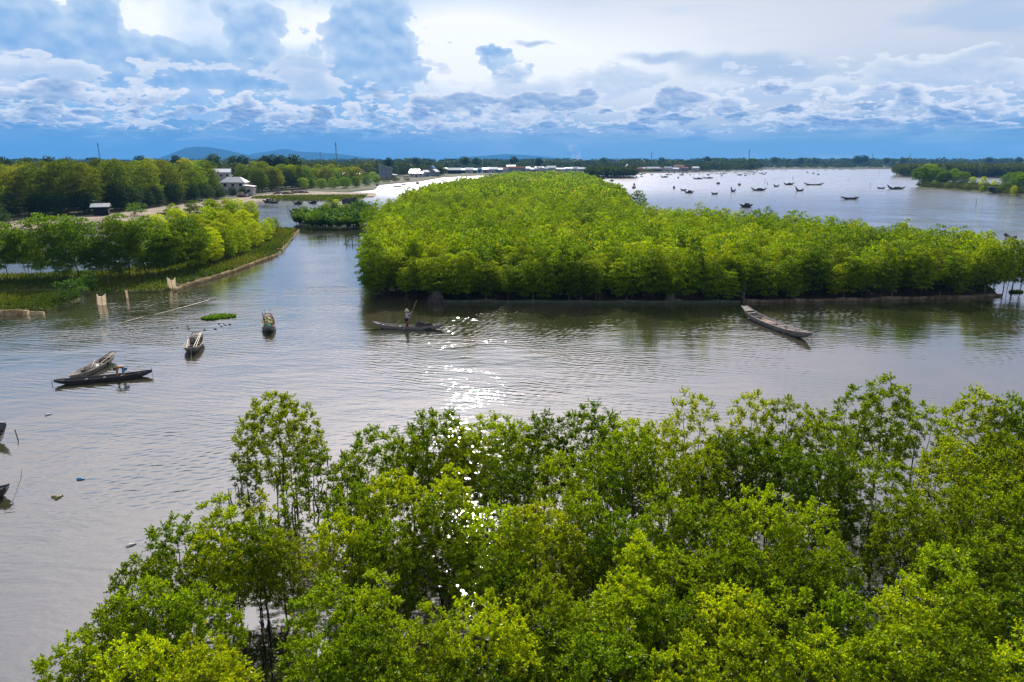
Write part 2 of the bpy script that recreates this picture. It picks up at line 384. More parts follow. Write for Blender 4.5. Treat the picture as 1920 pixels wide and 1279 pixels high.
# water: murky olive below a rippled, strongly reflecting skin
def water_mat():
    m = D.materials.new('water'); m.use_nodes = True
    t = NT(m.node_tree); m.node_tree.nodes.clear()
    c = t.node('ShaderNodeTexCoord').outputs['Object']
    x, y, z = t.sep(c)
    # calm lane in the left channel, ruffled water elsewhere
    big = t.noise(c, .035, 3, .5)
    rip = t.step(big, .36, .60)
    dx = t.m('DIVIDE', t.m('ADD', x, 33.0), 15.0); dy = t.m('DIVIDE', t.m('SUBTRACT', y, 112.0), 40.0)
    calm = t.m('EXPONENT', t.m('MULTIPLY', t.m('ADD', t.m('MULTIPLY', dx, dx), t.m('MULTIPLY', dy, dy)), -1.0))
    v1 = t.vm('MULTIPLY', c, (.40, 1.15, 1)); v1 = t.vm('ADD', v1, t.vm('SCALE', t.noise(c, .25, 2, .5, col=True), scale=.9))
    n1 = t.noise(v1, 1.25, 3, .55)          # wavelets about 0.8 m
    n2 = t.noise(t.vm('MULTIPLY', c, (.7, 1.3, 1)), 4.6, 2, .5)
    n3 = t.noise(t.vm('MULTIPLY', c, (.35, .8, 1)), .40, 2, .5)
    def waves(rot, scale, dist):
        wv = t.node('ShaderNodeTexWave', wave_type='BANDS', bands_direction='Y', wave_profile='SIN'); mp = t.node('ShaderNodeMapping'); mp.inputs['Rotation'].default_value = (0, 0, R(rot))
        t.put(mp.inputs['Vector'], c); t.put(wv.inputs['Vector'], mp.outputs[0]); wv.inputs['Scale'].default_value = scale; wv.inputs['Distortion'].default_value = dist
        wv.inputs['Detail'].default_value = 2; wv.inputs['Detail Scale'].default_value = .7; return wv.outputs['Fac']
    h = t.m('ADD', t.m('MULTIPLY', n1, .058), t.m('MULTIPLY', n2, .011))
    h = t.m('ADD', h, t.m('MULTIPLY', n3, .085))
    mod = t.m('MULTIPLY', t.step(t.noise(c, .11, 2, .5), .35, .65), 1.0)
    h = t.m('ADD', h, t.m('MULTIPLY', t.m('ADD', t.m('MULTIPLY', waves(14, .52, 7.), .018), t.m('MULTIPLY', waves(-22, .75, 6.), .012)), mod))
    s = t.m('MULTIPLY_ADD', rip, .60, .40)
    s = t.m('MULTIPLY', s, t.m('SUBTRACT', 1.0, t.m('MULTIPLY', calm, .72)))
    # sheltered water among the near mangroves
    sh = t.step(t.m('ADD', y, t.m('MULTIPLY', x, -1.05)), 38, 26)
    s = t.m('MULTIPLY', s, t.m('MULTIPLY_ADD', sh, -.45, 1.0))
    q = t.node('ShaderNodeBump'); q.inputs['Distance'].default_value = 1.0; t.put(q.inputs['Height'], t.m('MULTIPLY', h, s)); q.inputs['Strength'].default_value = 1.0
    d = t.node('ShaderNodeBsdfDiffuse'); t.put(d.inputs[0], t.mix(t.step(t.noise(c, .06, 5, .6, 1.2), .35, .7), (.026, .034, .010, 1), (.070, .058, .034, 1)))
    gl = t.node('ShaderNodeBsdfGlossy'); t.put(gl.inputs['Roughness'], t.m('MULTIPLY_ADD', t.step(y, 90, 420), .14, .05));  gl.inputs[0].default_value = (.96, .93, .98, 1)
    for n in (d, gl): t.put(n.inputs['Normal'], q.outputs[0])
    fr = t.node('ShaderNodeFresnel'); fr.inputs[0].default_value = 1.9; t.put(fr.inputs['Normal'], q.outputs[0])
    f = t.m('MULTIPLY_ADD', fr.outputs[0], .74, .24, clamp=True)
    b = t.node('ShaderNodeMixShader'); t.put(b.inputs[0], f)
    t.t.links.new(d.outputs[0], b.inputs[1]); t.t.links.new(gl.outputs[0], b.inputs[2])
    o = t.node('ShaderNodeOutputMaterial'); t.t.links.new(b.outputs[0], o.inputs[0])
    return m
M['water'] = water_mat()

# ------------------------------------------------------------------ tree meshes
def rot_frames(rng, dirs, jitter):
    'for leaf directions (n,3) returns side vectors'
    a = rng.normal(size=dirs.shape); a -= (a * dirs).sum(1, keepdims=True) * dirs
    a /= np.linalg.norm(a, axis=1, keepdims=True) + 1e-9
    return a
def unit(a): return a / (np.linalg.norm(a, axis=-1, keepdims=True) + 1e-9)
def leaves(rng, pos, dirs, L, W, fold=.18):
    'one folded rhombic leaf per position'
    n = len(pos); dirs = unit(dirs); side = rot_frames(rng, dirs, 0); up = np.cross(dirs, side)
    # most blades turn a face to the sky
    flip = np.sign(up[:, 2:3] + .001); up = up * flip
    s = (rng.uniform(.7, 1.3, (n, 1)))
    l, w_ = L * s, W * s
    p0 = pos; p2 = pos + dirs * l
    mid = pos + dirs * l * .52
    p1 = mid + side * w_ * .5 + up * w_ * fold; p3 = mid - side * w_ * .5 + up * w_ * fold
    V = np.stack([p0, p1, p2, p3], 1).reshape(-1, 3)
    F = np.arange(4 * n).reshape(n, 4)
    return V, F
def tubes(paths):
    'paths: list of (points (k,3), radii (k,), sides)'
    Vs, Fs, o = [], [], 0
    for p, r, n in paths:
        p = np.asarray(p, float); r = np.asarray(r, float); k = len(p)
        d = np.gradient(p, axis=0); d = unit(d)
        ref = np.array([1.0, .13, .07]); a = unit(np.cross(d, ref)); b = np.cross(d, a)
        t = np.arange(n) * 2 * np.pi / n
        ring = p[:, None] + (a[:, None] * np.cos(t)[None, :, None] + b[:, None] * np.sin(t)[None, :, None]) * r[:, None, None]
        Vs.append(ring.reshape(-1, 3))
        i = np.arange(k - 1)[:, None] * n; j = np.arange(n)[None, :]; j2 = (j + 1) % n
        F = np.stack([i + j, i + j2, i + n + j2, i + n + j], -1).reshape(-1, 4)
        Fs.append(F + o); o += k * n
    return np.concatenate(Vs), np.concatenate(Fs)
def skeleton(rng, h, r, K, stems=1, low=.30, lean=.05, top_bias=.0, shape=1.0, zr=.5):
    'clump centres inside a crown and the limbs that carry them'
    C = []
    cz = h * (low + 1) / 2; hz = h * (1 - low) / 2
    tries = 0; mind = 1.35 * (r * r * hz / K) ** (1 / 3)
    lob = rng.uniform(0, 6.28, 3)
    while len(C) < K and tries < 4000:
        tries += 1
        u = rng.normal(size=3); u /= np.linalg.norm(u); q = rng.uniform(.25, 1) ** .5
        th = math.atan2(u[1], u[0])
        rr = r * (1 + .16 * math.sin(2 * th + lob[0]) + .12 * math.sin(3 * th + lob[1]))
        p = np.array([u[0] * q * rr, u[1] * q * rr, cz + u[2] * q * hz])
        tz = (p[2] - h * low) / (2 * hz)
        if shape and math.hypot(p[0], p[1]) > r * (1.12 - .62 * tz ** 2) : continue
        if any(np.linalg.norm(p - c) < mind * (1 if tries < 2500 else .6) for c in C): continue
        C.append(p)
    C = sorted(C, key=lambda p: p[2] + .3 * math.hypot(p[0], p[1]))
    paths, nodes = [], []
    for s in range(stems):
        a = rng.uniform(0, 6.28); b0 = np.array([math.cos(a), math.sin(a), 0]) * (.0 if stems == 1 else r * .16)
        tip = np.array([math.cos(a), math.sin(a), 0]) * (r * (.10 if stems == 1 else .38)) + np.array([0, 0, h * .80])
        t = np.linspace(0, 1, 8)[:, None]
        p = b0 + (tip - b0) * t + rng.normal(size=(8, 3)) * np.array([1, 1, 0]) * r * .035 * (t > 0)
        p[:, 2] -= .25 * (t[:, 0] == 0)
        R0 = h * .0105 / stems ** .4
        paths.append((p, R0 * (1 - .80 * t[:, 0]), 6))
        for i in range(1, 8): nodes.append((p[i], R0 * (1 - .8 * t[i, 0])))
    for c in C:
        best, bs = None, 1e9
        for q, rq in nodes:
            if q[2] > c[2] - .02 * h: continue
            d = np.linalg.norm(q - c) + .35 * max(0, q[2] - c[2] + .3 * h) + (.3 if q[2] < h * .12 else 0)
            if d < bs: bs, best = d, (q, rq)
        if best is None: best = nodes[0]
        q, rq = best; t = np.linspace(0, 1, 5)[:, None]
        horiz = (c - q) * np.array([1, 1, 0]); mid = q + (c - q) * .5 + horiz * .10 - np.array([0, 0, 1]) * .04 * np.linalg.norm(c - q)
        p = (1 - t) ** 2 * q + 2 * t * (1 - t) * mid + t ** 2 * c + rng.normal(size=(5, 3)) * .012 * r * ((t > 0) & (t < 1))
        r0 = min(rq * .75, h * .0055)
        paths.append((p, np.linspace(r0, max(r0 * .35, h * .0008), 5), 4))
        for i in (2, 3, 4): nodes.append((p[i], r0 * (1 - .16 * i)))
    return np.array(C), paths
def near_tree(seed, h, r, K, sprigs, per, L, W, m_leaf, m_bark, stems=1, low=.3, cl=.42, shape=1.0, twig=.004):
    'full detail: limbs, twigs and single leaves'
    rng = np.random.default_rng(seed)
    C, paths = skeleton(rng, h, r, K, stems, low, shape=shape)
    n = len(C); S = sprigs
    out = unit((C - np.array([0, 0, h * .45])) * np.array([1, 1, .8]))
    d = unit(rng.normal(size=(n, S, 3)) + out[:, None] * .9 + np.array([0, 0, .55]))
    ln = rng.uniform(.45, 1.1, (n, S, 1)) * cl * rng.uniform(.75, 1.25, (n, 1, 1))
    tip = C[:, None] + d * ln
    for i in range(n):
        for j in range(S):
            paths.append((np.array([C[i], tip[i, j]]), np.array([twig, twig * .5]), 3))
    f = rng.uniform(.35, 1.02, (n, S, per, 1))
    pos = C[:, None, None] + d[:, :, None] * ln[:, :, None] * f
    ld = unit(d)[:, :, None] * .8 + rng.normal(size=(n, S, per, 3)) * .75 + np.array([0, 0, .12])
    V, F = leaves(rng, pos.reshape(-1, 3), ld.reshape(-1, 3), L, W)
    crown = raw_mesh('crown', V, F, m_leaf)
    V, F = tubes(paths)
    trunk = raw_mesh('trunk', V, F, m_bark, True)
    return crown, trunk
def mid_arrays(seed, h, r, K, per, L, W, stems=1, low=.3, cl=.5, shape=1.0, flat=.75):
    rng = np.random.default_rng(seed)
    C, paths = skeleton(rng, h, r, K, stems, low, shape=shape)
    n = len(C); u = unit(rng.normal(size=(n, per, 3))); u[..., 2] = np.abs(u[..., 2]) * .9 - .25
    q = rng.uniform(.35, 1, (n, per, 1)) ** .5 * cl * rng.uniform(.75, 1.25, (n, 1, 1))
    pos = C[:, None] + u * q * np.array([1, 1, flat])
    ld = u * .8 + rng.normal(size=u.shape) * .8
    V, F = leaves(rng, pos.reshape(-1, 3), ld.reshape(-1, 3), L, W)
    return V, F, paths
def mid_tree(seed, h, r, K, per, L, W, m_leaf, m_bark, **kw):
    V, F, paths = mid_arrays(seed, h, r, K, per, L, W, **kw)
    crown = raw_mesh('crown', V, F, m_leaf); V, F = tubes(paths)
    return crown, raw_mesh('trunk', V, F, m_bark, True)
def make_tree(name, meshes, label, cat, group, loc=(0, 0, 0), rz=0, scale=1.0):
    o = empty(name, loc, rz, label=label, cat=cat, group=group)
    o.scale = scale if hasattr(scale, '__len__') else (scale,) * 3
    link('trunk', meshes[1], o); link('crown', meshes[0], o)
    return o
def merged(name, kinds, spots, m_leaf, label, seed=0, m_bark=None):
    'hundreds of trees nobody could count as ONE object; spots: (x, y, z, scale, kind, tint)'
    Vs, Fs, As, o = [], [], [], 0
    rng = np.random.default_rng(seed)
    for x, y, z, s, k, tint in spots:
        V, F = kinds[k]; a = rng.uniform(0, 6.28); c, sn = math.cos(a), math.sin(a)
        sx_, sy_, sz_ = s if hasattr(s, '__len__') else (s, s, s)
        P_ = V * np.array([sx_, sy_, sz_]); P_ = np.stack([P_[:, 0] * c - P_[:, 1] * sn + x, P_[:, 0] * sn + P_[:, 1] * c + y, P_[:, 2] + z], 1)
        Vs.append(P_.astype(np.float32)); Fs.append(F + o); As.append(np.full(len(F), tint, np.float32)); o += len(V)
    me = raw_mesh(name, np.concatenate(Vs), np.concatenate(Fs), m_leaf, attr=np.concatenate(As))
    ob = link(name, me); tag(ob, label, name.replace('_', ' '), None, 'stuff')
    return ob

# ------------------------------------------------------------------ the setting: water, land, hills
def sheet(name, pts, z, m, kind='structure', **kw):
    mb = MB(); mb.add([(p[0], p[1], z) for p in pts], [tuple(range(len(pts)))])
    o = mb.build(name, m); tag(o, kind=kind, **kw); return o
sheet('ground', [(-16000, -400), (16000, -400), (16000, 16000), (-16000, 16000)], -1.5, M['mud'])
sheet('water', [(-2500, -300), (2500, -300), (2500, 2600), (-2500, 2600)], 0.0, M['water'])
def inside(pts, x, y):
    c = False; j = len(pts) - 1
    for i in range(len(pts)):
        xi, yi = pts[i][:2]; xj, yj = pts[j][:2]
        if (yi > y) != (yj > y) and x < (xj - xi) * (y - yi) / (yj - yi) + xi: c = not c
        j = i
    return c
def bank(name, pts, z, m, slope=.8, seg=2.0, rough=.25, kind='structure', seed=1, **kw):
    'land with an uneven sloping shore running down under the water'
    rnd = random.Random(seed)
    pts = [Vector((p[0], p[1], 0)) for p in pts]
    area = sum(pts[i].x * pts[(i + 1) % len(pts)].y - pts[(i + 1) % len(pts)].x * pts[i].y for i in range(len(pts)))
    if area < 0: pts.reverse()
    ring = []
    for i, p in enumerate(pts):
        q = pts[(i + 1) % len(pts)]; n = max(1, int((q - p).length / seg))
        for k in range(n): ring.append(p.lerp(q, k / n) + Vector((rnd.uniform(-1, 1), rnd.uniform(-1, 1), 0)) * rough * (k > 0))
    n = len(ring); rows = [[], [], []]
    for i in range(n):
        d = (ring[(i + 1) % n] - ring[i - 1]).normalized(); o_ = Vector((d.y, -d.x, 0))
        rows[0].append(ring[i] + o_ * slope * .8 + Vector((0, 0, -.5)))
        rows[1].append(ring[i] + Vector((0, 0, z * .55 + rnd.uniform(-.05, .05))))
        rows[2].append(ring[i] - o_ * slope * .9 + Vector((0, 0, z)))
    mb = MB(); mb.grid(rows, True)
    mb.add([tuple(v) for v in rows[2]], [tuple(range(n))])
    o = mb.build(name, m); tag(o, kind=kind, **kw); return o
def gp(l, z=0.0): return [g(x, y, z) for x, y in l]

# island of the big mangrove stand (mud just above the water)
island = gp([(700, 562), (815, 566), (1060, 567), (1390, 566), (1700, 559), (1870, 553)]) + [Vector((60, 85, 0)), Vector((65, 93, 0)), Vector((66.5, 98, 0)), Vector((61, 104, 0)), Vector((57, 120, 0)), Vector((52, 132, 0)),
         Vector((44, 143, 0)), Vector((30, 155, 0)), Vector((29, 165, 0)), Vector((35, 215, 0)), Vector((43, 280, 0)), Vector((49, 400, 0)), Vector((54, 490, 0)), Vector((60, 600, 0)),
         Vector((5, 640, 0))] + gp([(895, 333), (845, 340), (806, 349), (768, 362), (735, 375), (705, 388), (676, 405)], 4.6) + gp([(700, 424), (702, 450), (693, 485), (690, 520), (692, 545)])
for q in island: q.z = 0
bank('island_mud', [v for v in island], .04, M['dark_mud'], .5)
# bank of the left-hand trees with its net along the water
left_bank = gp([(-60, 556), (60, 545), (190, 552), (300, 548), (330, 540), (400, 521), (450, 505), (520, 478), (531, 466), (556, 436), (548, 431), (520, 430), (478, 444)]) + \
    gp([(400, 470), (300, 500), (200, 512), (90, 518), (-60, 521)])
bank('grass_bank', left_bank, .35, M['turf'], seed=3)
near_bank = gp([(-80, 585), (30, 586), (88, 585), (128, 572), (150, 560), (110, 553), (40, 553), (-80, 558)])
bank('grass_point', near_bank, .3, M['turf'], .4, seed=4)
# pale mud road and shore in front of the bamboo
road = gp([(-150, 440), (30, 434), (150, 424), (240, 419), (330, 406), (400, 394), (470, 381), (520, 375), (640, 371), (700, 370)]) + gp([(705, 364), (640, 362), (560, 358), (500, 364), (430, 374), (340, 384), (250, 396), (150, 408), (0, 414), (-150, 420)])
bank('mud_road', road, .5, M['sand'], 1.2, seed=5)
# everything behind: the flat land with bamboo, fields and the village, out to the horizon
mainland = gp([(-300, 425), (-60, 421), (100, 414), (250, 398), (340, 386), (430, 376), (500, 366), (560, 360), (640, 362), (700, 356), (705, 348), (790, 340), (822, 334), (870, 331), (930, 328.5), (1000, 327.5), (1090, 327), (1190, 325), (1290, 324), (1350, 322),
               (1395, 319), (1460, 317.6), (1600, 317.2), (1700, 317), (2000, 316.6), (2500, 316.6)]) + [Vector((15000, 2200, 0)), Vector((15000, 15500, 0)), Vector((-15000, 15500, 0)), Vector((-15000, 140, 0))]
bank('mainland', mainland, .8, M['land'], 2.0, 30.0, 1.0, seed=6)

# ------------------------------------------------------------------ foreground mangroves
NEAR = [near_tree(11, 4.6, 1.22, 92, 14, 14, .078, .042, M['leaf'], M['bark'], 1, .22, cl=.34),
        near_tree(12, 4.6, 1.38, 104, 14, 14, .078, .042, M['leaf'], M['bark'], 2, .18, cl=.34),
        near_tree(13, 4.6, 1.12, 86, 14, 14, .074, .040, M['leaf'], M['bark'], 3, .16, cl=.33),
        near_tree(14, 4.6, 1.48, 112, 14, 14, .082, .044, M['leaf'], M['bark'], 2, .20, cl=.35),
        near_tree(15, 4.6, 1.02, 76, 14, 14, .078, .042, M['leaf'], M['bark'], 1, .18, cl=.33)]
OPEN = [near_tree(21, 5.3, 1.70, 160, 13, 16, .080, .042, M['leaf'], M['bark'], 1, .24, cl=.34, shape=.8),
        near_tree(22, 4.4, .85, 40, 11, 12, .080, .042, M['leaf'], M['bark'], 1, .28, cl=.30),
        near_tree(23, 4.9, 1.15, 58, 12, 12, .080, .042, M['leaf'], M['bark'], 2, .30, cl=.32)]
rnd = random.Random(5)
proto = {}
def mangrove(meshes, key, loc, rz, s, label, group):
    if key not in proto:
        proto[key] = make_tree('mangrove_tree', meshes, label, 'tree', group, loc, rz, s); return proto[key]
    return dup(proto[key], loc, rz, s, label, group)
ROWS = {
 'outer': [(515, 748, 5.3, 'O0'), (588, 846, 4.2, 'O1'), (648, 862, 4.0, 'N'), (705, 808, 4.5, 'N'), (768, 828, 4.2, 'N'), (818, 780, 4.8, 'N'), (872, 812, 4.4, 'N'),
           (925, 786, 4.7, 'N'), (975, 800, 4.4, 'N'), (1022, 784, 4.6, 'N'), (1108, 768, 4.8, 'N'), (1172, 792, 4.5, 'N'), (1238, 798, 4.5, 'N'), (1303, 741, 5.2, 'O2'),
           (1357, 826, 4.3, 'N'), (1418, 738, 5.2, 'O2'), (1480, 748, 5.1, 'O2'), (1545, 786, 4.8, 'N'), (1608, 726, 5.3, 'O2'), (1668, 718, 5.4, 'N'), (1738, 760, 5.0, 'O2'),
           (1835, 742, 5.3, 'N'), (1903, 754, 5.2, 'N'), (1962, 760, 5.2, 'N')],
 'second': [(478, 935, 4.0, 'O1'), (458, 872, 3.2, 'O1'), (548, 915, 3.3, 'O1'), (472, 985, 3.5, 'N'), (522, 1004, 3.2, 'N'), (660, 920, 4.0, 'N'), (742, 900, 4.3, 'N'), (845, 890, 4.4, 'N'), (950, 872, 4.5, 'N'), (1050, 862, 4.6, 'N'), (1128, 842, 4.6, 'N'), (1190, 818, 4.7, 'N'),
            (1262, 862, 4.4, 'N'), (1330, 850, 4.5, 'N'), (1398, 818, 4.8, 'N'), (1462, 838, 4.6, 'N'), (1560, 846, 4.7, 'N'), (1650, 866, 4.6, 'N'), (1782, 838, 4.9, 'N'), (1885, 828, 5.0, 'N'), (1970, 850, 4.9, 'N')],
 'third': [(412, 948, 4.2, 'N'), (640, 980, 3.8, 'N'), (718, 985, 4.0, 'N'), (830, 940, 4.3, 'N'), (930, 960, 4.3, 'N'), (1015, 965, 4.3, 'N'), (1095, 930, 4.4, 'N'),
           (1170, 970, 4.2, 'N'), (1250, 932, 4.5, 'N'), (1340, 960, 4.3, 'N'), (1430, 935, 4.5, 'N'), (1525, 955, 4.4, 'N'), (1705, 945, 4.4, 'N'), (1800, 930, 4.6, 'N'), (1880, 905, 4.8, 'N'), (1975, 940, 4.7, 'N')],
 'fourth': [(935, 1048, 3.9, 'N'), (1012, 1096, 3.7, 'N'), (1068, 1160, 3.7, 'N'), (322, 983, 4.0, 'N'), (392, 1010, 3.8, 'N'), (268, 1052, 3.7, 'N'), (1200, 1020, 4.2, 'N'), (1290, 1045, 4.1, 'N'),
            (1385, 1035, 4.2, 'N'), (1490, 1060, 4.0, 'N'), (1570, 1035, 4.3, 'N'), (1770, 1040, 4.3, 'N'), (1880, 1010, 4.5, 'N'), (1985, 1040, 4.4, 'N')],
 'fifth': [(270, 1105, 4.1, 'N'), (368, 1110, 3.9, 'N'), (210, 1150, 3.9, 'N'), (606, 1108, 4.3, 'N'), (700, 1095, 4.3, 'N'), (1180, 1105, 4.2, 'N'), (1260, 1130, 4.2, 'N'),
           (1372, 1120, 4.3, 'N'), (1475, 1130, 4.2, 'N'), (1590, 1125, 4.2, 'N'), (1700, 1110, 4.4, 'N'), (1815, 1110, 4.4, 'N'), (1920, 1110, 4.5, 'N')],
 'nearest': [(130, 1215, 4.0, 'N'), (245, 1215, 4.1, 'N'), (350, 1235, 3.9, 'N'), (598, 1215, 4.2, 'N'), (690, 1185, 4.4, 'N'), (800, 1160, 4.4, 'N'), (905, 1150, 4.4, 'N'), (1140, 1205, 4.2, 'N'),
             (1290, 1220, 4.3, 'N'), (1420, 1215, 4.3, 'N'), (1550, 1210, 4.3, 'N'), (1680, 1200, 4.4, 'N'), (1800, 1200, 4.4, 'N'), (1930, 1205, 4.5, 'N'), (760, 1262, 4.0, 'N'), (900, 1255, 4.1, 'N')],
}
ORD = ['first', 'second', 'third', 'fourth', 'fifth', 'sixth', 'seventh', 'eighth', 'ninth', 'tenth', 'eleventh', 'twelfth', 'thirteenth', 'fourteenth', 'fifteenth', 'sixteenth', 'seventeenth',
       'eighteenth', 'nineteenth', 'twentieth', 'twenty-first', 'twenty-second', 'twenty-third', 'twenty-fourth', 'twenty-fifth']
ROWTXT = {'outer': 'outermost foreground row beside open water', 'second': 'second foreground row from the open water', 'third': 'third foreground row from the open water',
          'fourth': 'fourth foreground row from the open water', 'fifth': 'fifth foreground row from the open water', 'nearest': 'row along the bottom edge'}
fore_pts = []
for row, lst in ROWS.items():
    lst = sorted(lst)
    for i, (px, py, h, kind) in enumerate(lst):
        p = g(px, py, h - .1); fore_pts.append(p)
        if kind == 'N': k = rnd.randrange(5); ms, key, H0 = NEAR[k], 'n%d' % k, 4.6
        else: k = int(kind[1]); ms, key, H0 = OPEN[k], 'o%d' % k, (5.3, 4.4, 4.9)[k]
        s = h / H0; sxy = s * rnd.uniform(.92, 1.15)
        lab = '%s green mangrove, %s from the left in the %s' % ('bright' if row != 'outer' else 'leafy', ORD[i], ROWTXT[row])
        if (px, py) == (515, 748): lab = 'tall open-crowned mangrove with bare lower limbs, leftmost in the foreground row against open water'
        elif (px, py) == (588, 846): lab = 'small thin mangrove just right of the tall open-crowned one'
        mangrove(ms, key, (p.x, p.y, 0), rnd.uniform(0, 6.28), (sxy, sxy, s), lab, 'foreground mangroves standing in water')
# thin seedling stems that carry a few leaves low over the water between the trees
# ------------------------------------------------------------------ dead stakes in the water at the left edge of the foreground stand
stake_protos = []
for k in range(5):
    mb = MB(); r2 = random.Random(k); hh = .5 + .22 * k
    mb.tube([(0, 0, -.3), (r2.uniform(-.03, .03), r2.uniform(-.03, .03), hh * .5), (r2.uniform(-.08, .08), r2.uniform(-.08, .08), hh)], [.035, .028, .016], 5)
    if k % 2: mb.tube([(0, 0, hh * .55), (r2.uniform(-.2, .2), r2.uniform(-.2, .2), hh * .8)], [.014, .007], 4)
    stake_protos.append(mb.data('dead_stake', M['bark'], True))
st = []
for i in range(58):
    if i < 22: px, py = rnd.uniform(432, 560), rnd.uniform(900, 1010)
    elif i < 36: px, py = rnd.uniform(545, 650), rnd.uniform(900, 1010)
    elif i < 46: px, py = rnd.uniform(440, 520), rnd.uniform(1180, 1270)
    else: px, py = rnd.uniform(960, 1090), rnd.uniform(1120, 1260)
    st.append((px, py))
st += [(434, 940), (452, 905), (614, 868), (641, 862), (645, 868), (606, 940), (612, 975)]
for i, (px, py) in enumerate(st):
    o = link('dead_stake', stake_protos[rnd.randrange(5)], None, g(px, py), rnd.uniform(0, 6.28)); o.scale = (1, 1, rnd.uniform(.6, 1.3))
    where, grp = (('thin dark stake standing in water around the tall open-crowned mangrove', 'stakes round the tall mangrove') if px < 660 and py < 1020 else
                  ('thin dark stake in the water gap at the lower left', 'stakes in the lower left gap') if px < 660 else
                  ('thin dark stake in the dark water gap at the bottom centre', 'stakes in the bottom centre gap'))
    tag(o, where, 'stake', grp)

# ------------------------------------------------------------------ the island stand
ISL = [mid_tree(31 + k, 5.2, (1.15, 1.30, 1.0, 1.42, 1.2)[k], (56, 64, 50, 70, 60)[k], 64, .15, .088, M['leaf_isl'], M['bark'], stems=1 + k % 3, low=(.17, .09, .24, .13, .07)[k], cl=.36) for k in range(5)]
iproto = []
for k in range(5): iproto.append(None)
isl_spots = []
def try_spots(poly, x0, x1, y0, y1, spacing, seed):
    r2 = random.Random(seed); out = []
    y = y0; row = 0
    while y < y1:
        sp = spacing(y); x = x0 + (row % 2) * sp * .5
        while x < x1:
            p = (x + r2.uniform(-.38, .38) * sp, y + r2.uniform(-.38, .38) * sp)
            if inside(poly, *p): out.append(p)
            x += sp
        y += sp * .88; row += 1
    return out
spots = try_spots(island, -70, 110, 73, 640, lambda y: 1.8 if y < 100 else 2.1 if y < 135 else 2.6 if y < 220 else 3.6 if y < 340 else 5.2, 9)
spots.sort(key=lambda p: p[1])
def edge_dist(poly, p):
    best = 1e9; q = Vector((p[0], p[1], 0)); n = len(poly)
    for i in range(n):
        a, b = poly[i], poly[(i + 1) % n]; ab = b - a; t = max(0, min(1, (q - a).dot(ab) / max(ab.length_squared, 1e-6)))
        best = min(best, (a + ab * t - q).length)
    return best
N_IND = 176
for i, (x, y) in enumerate(spots[:N_IND]):
    k = rnd.randrange(5); s = rnd.uniform(.82, 1.16); hgt = s * rnd.uniform(.76, 1.08)
    if rnd.random() < .12: hgt *= 1.16
    elif rnd.random() < .12: hgt *= .8
    if y < 78.5: lab, grp = 'green mangrove in the front rank of the island stand beside the netting', 'front rank of the island mangroves'
    else: lab, grp = 'bright green mangrove packed behind the front rank of the island stand', 'island mangroves behind the front rank'
    if iproto[k] is None:
        iproto[k] = make_tree('mangrove_tree', ISL[k], lab, 'tree', grp, (x, y, 0), 0, (s, s, hgt))
    else: dup(iproto[k], (x, y, 0), rnd.uniform(0, 6.28), (s, s, hgt), lab, grp)
for i, (px, py, h) in enumerate([(1843, 552, 6.2), (1862, 553, 5.6), (1880, 551, 6.3), (1897, 549, 5.9), (1911, 548, 5.2)]):
    p = g(px, py); s = h / 4.9
    s = h / 5.3; mangrove(OPEN[0], 'o0', (p.x, p.y, 0), rnd.uniform(0, 6.28), (s * .95, s * .95, s), 'thin bare-stemmed mangrove at the right end of the island, %s from the left' % ORD[i], 'thin trees at the right end of the island')
p = at(1195, 186); mangrove(OPEN[0], 'o0', (p.x, p.y, 0), 1.0, (1.35, 1.35, 1.36), 'lone grey-green tree standing above the right edge of the island canopy', None)
LOW1 = [mid_arrays(51 + k, 5.0, 1.35, 34, 30, .24, .15, low=.15, cl=.42)[:2] for k in range(5)]
LOW2 = [mid_arrays(61 + k, 5.2, 2.7, 14, 16, .70, .42, low=.2, cl=.9)[:2] for k in range(4)]
sp = []
for (x, y) in spots[N_IND:]:
    s = rnd.uniform(.72, 1.15); tint = min(1, max(0, .55 * rnd.random() + .28 + .22 * math.sin(x * .21 + 1.3 * math.sin(y * .09)) * math.sin(y * .13 + x * .05)))
    if y < 215: sp.append((x, y, 0, (s, s, s * rnd.uniform(.88, 1.14)), rnd.randrange(5), tint))
    else:
        q = 1.0 if y < 340 else 1.35
        sp.append((x, y, 0, (s * q, s * q, s * rnd.uniform(.85, 1.1)), 5 + rnd.randrange(4), tint))
merged('mangrove_stand', LOW1 + LOW2, sp, M['leaf_far'], 'dense bright green mangrove canopy filling the island behind its front trees', 3)

# ------------------------------------------------------------------ trees of the left bank
BANK = [mid_tree(71 + k, 7.2, (2.6, 2.9, 2.3, 3.0)[k], (84, 96, 74, 100)[k], 130, .20, .11, M['leaf_bank'], M['bark'], stems=(1, 2, 2, 3)[k], low=(.24, .18, .28, .16)[k], cl=.74, shape=.0) for k in range(4)]
BRT = [mid_tree(81 + k, 6.2, (2.1, 2.4, 1.9)[k], (80, 90, 70)[k], 110, .18, .10, M['leaf'], M['bark'], stems=(1, 2, 2)[k], low=.06, cl=.55) for k in range(3)]
bproto = {}
def plant(name, key, meshes, loc, s, label, group, cat='tree', rz=None):
    rz = rnd.uniform(0, 6.28) if rz is None else rz
    if key not in bproto: bproto[key] = make_tree(name, meshes, label, cat, group, loc, rz, s); return bproto[key]
    return dup(bproto[key], loc, rz, s, label, group)
row1 = [(-50, 526, 7.2), (6, 528, 7.4), (48, 524, 6.0), (104, 524, 8.2), (148, 526, 8.0), (200, 522, 5.2), (238, 520, 7.9), (282, 518, 7.7), (322, 514, 6.0), (355, 508, 7.0), (76, 527, 3.8), (126, 527, 3.4), (176, 525, 4.2), (222, 524, 3.6), (262, 521, 4.0), (302, 517, 4.2)]
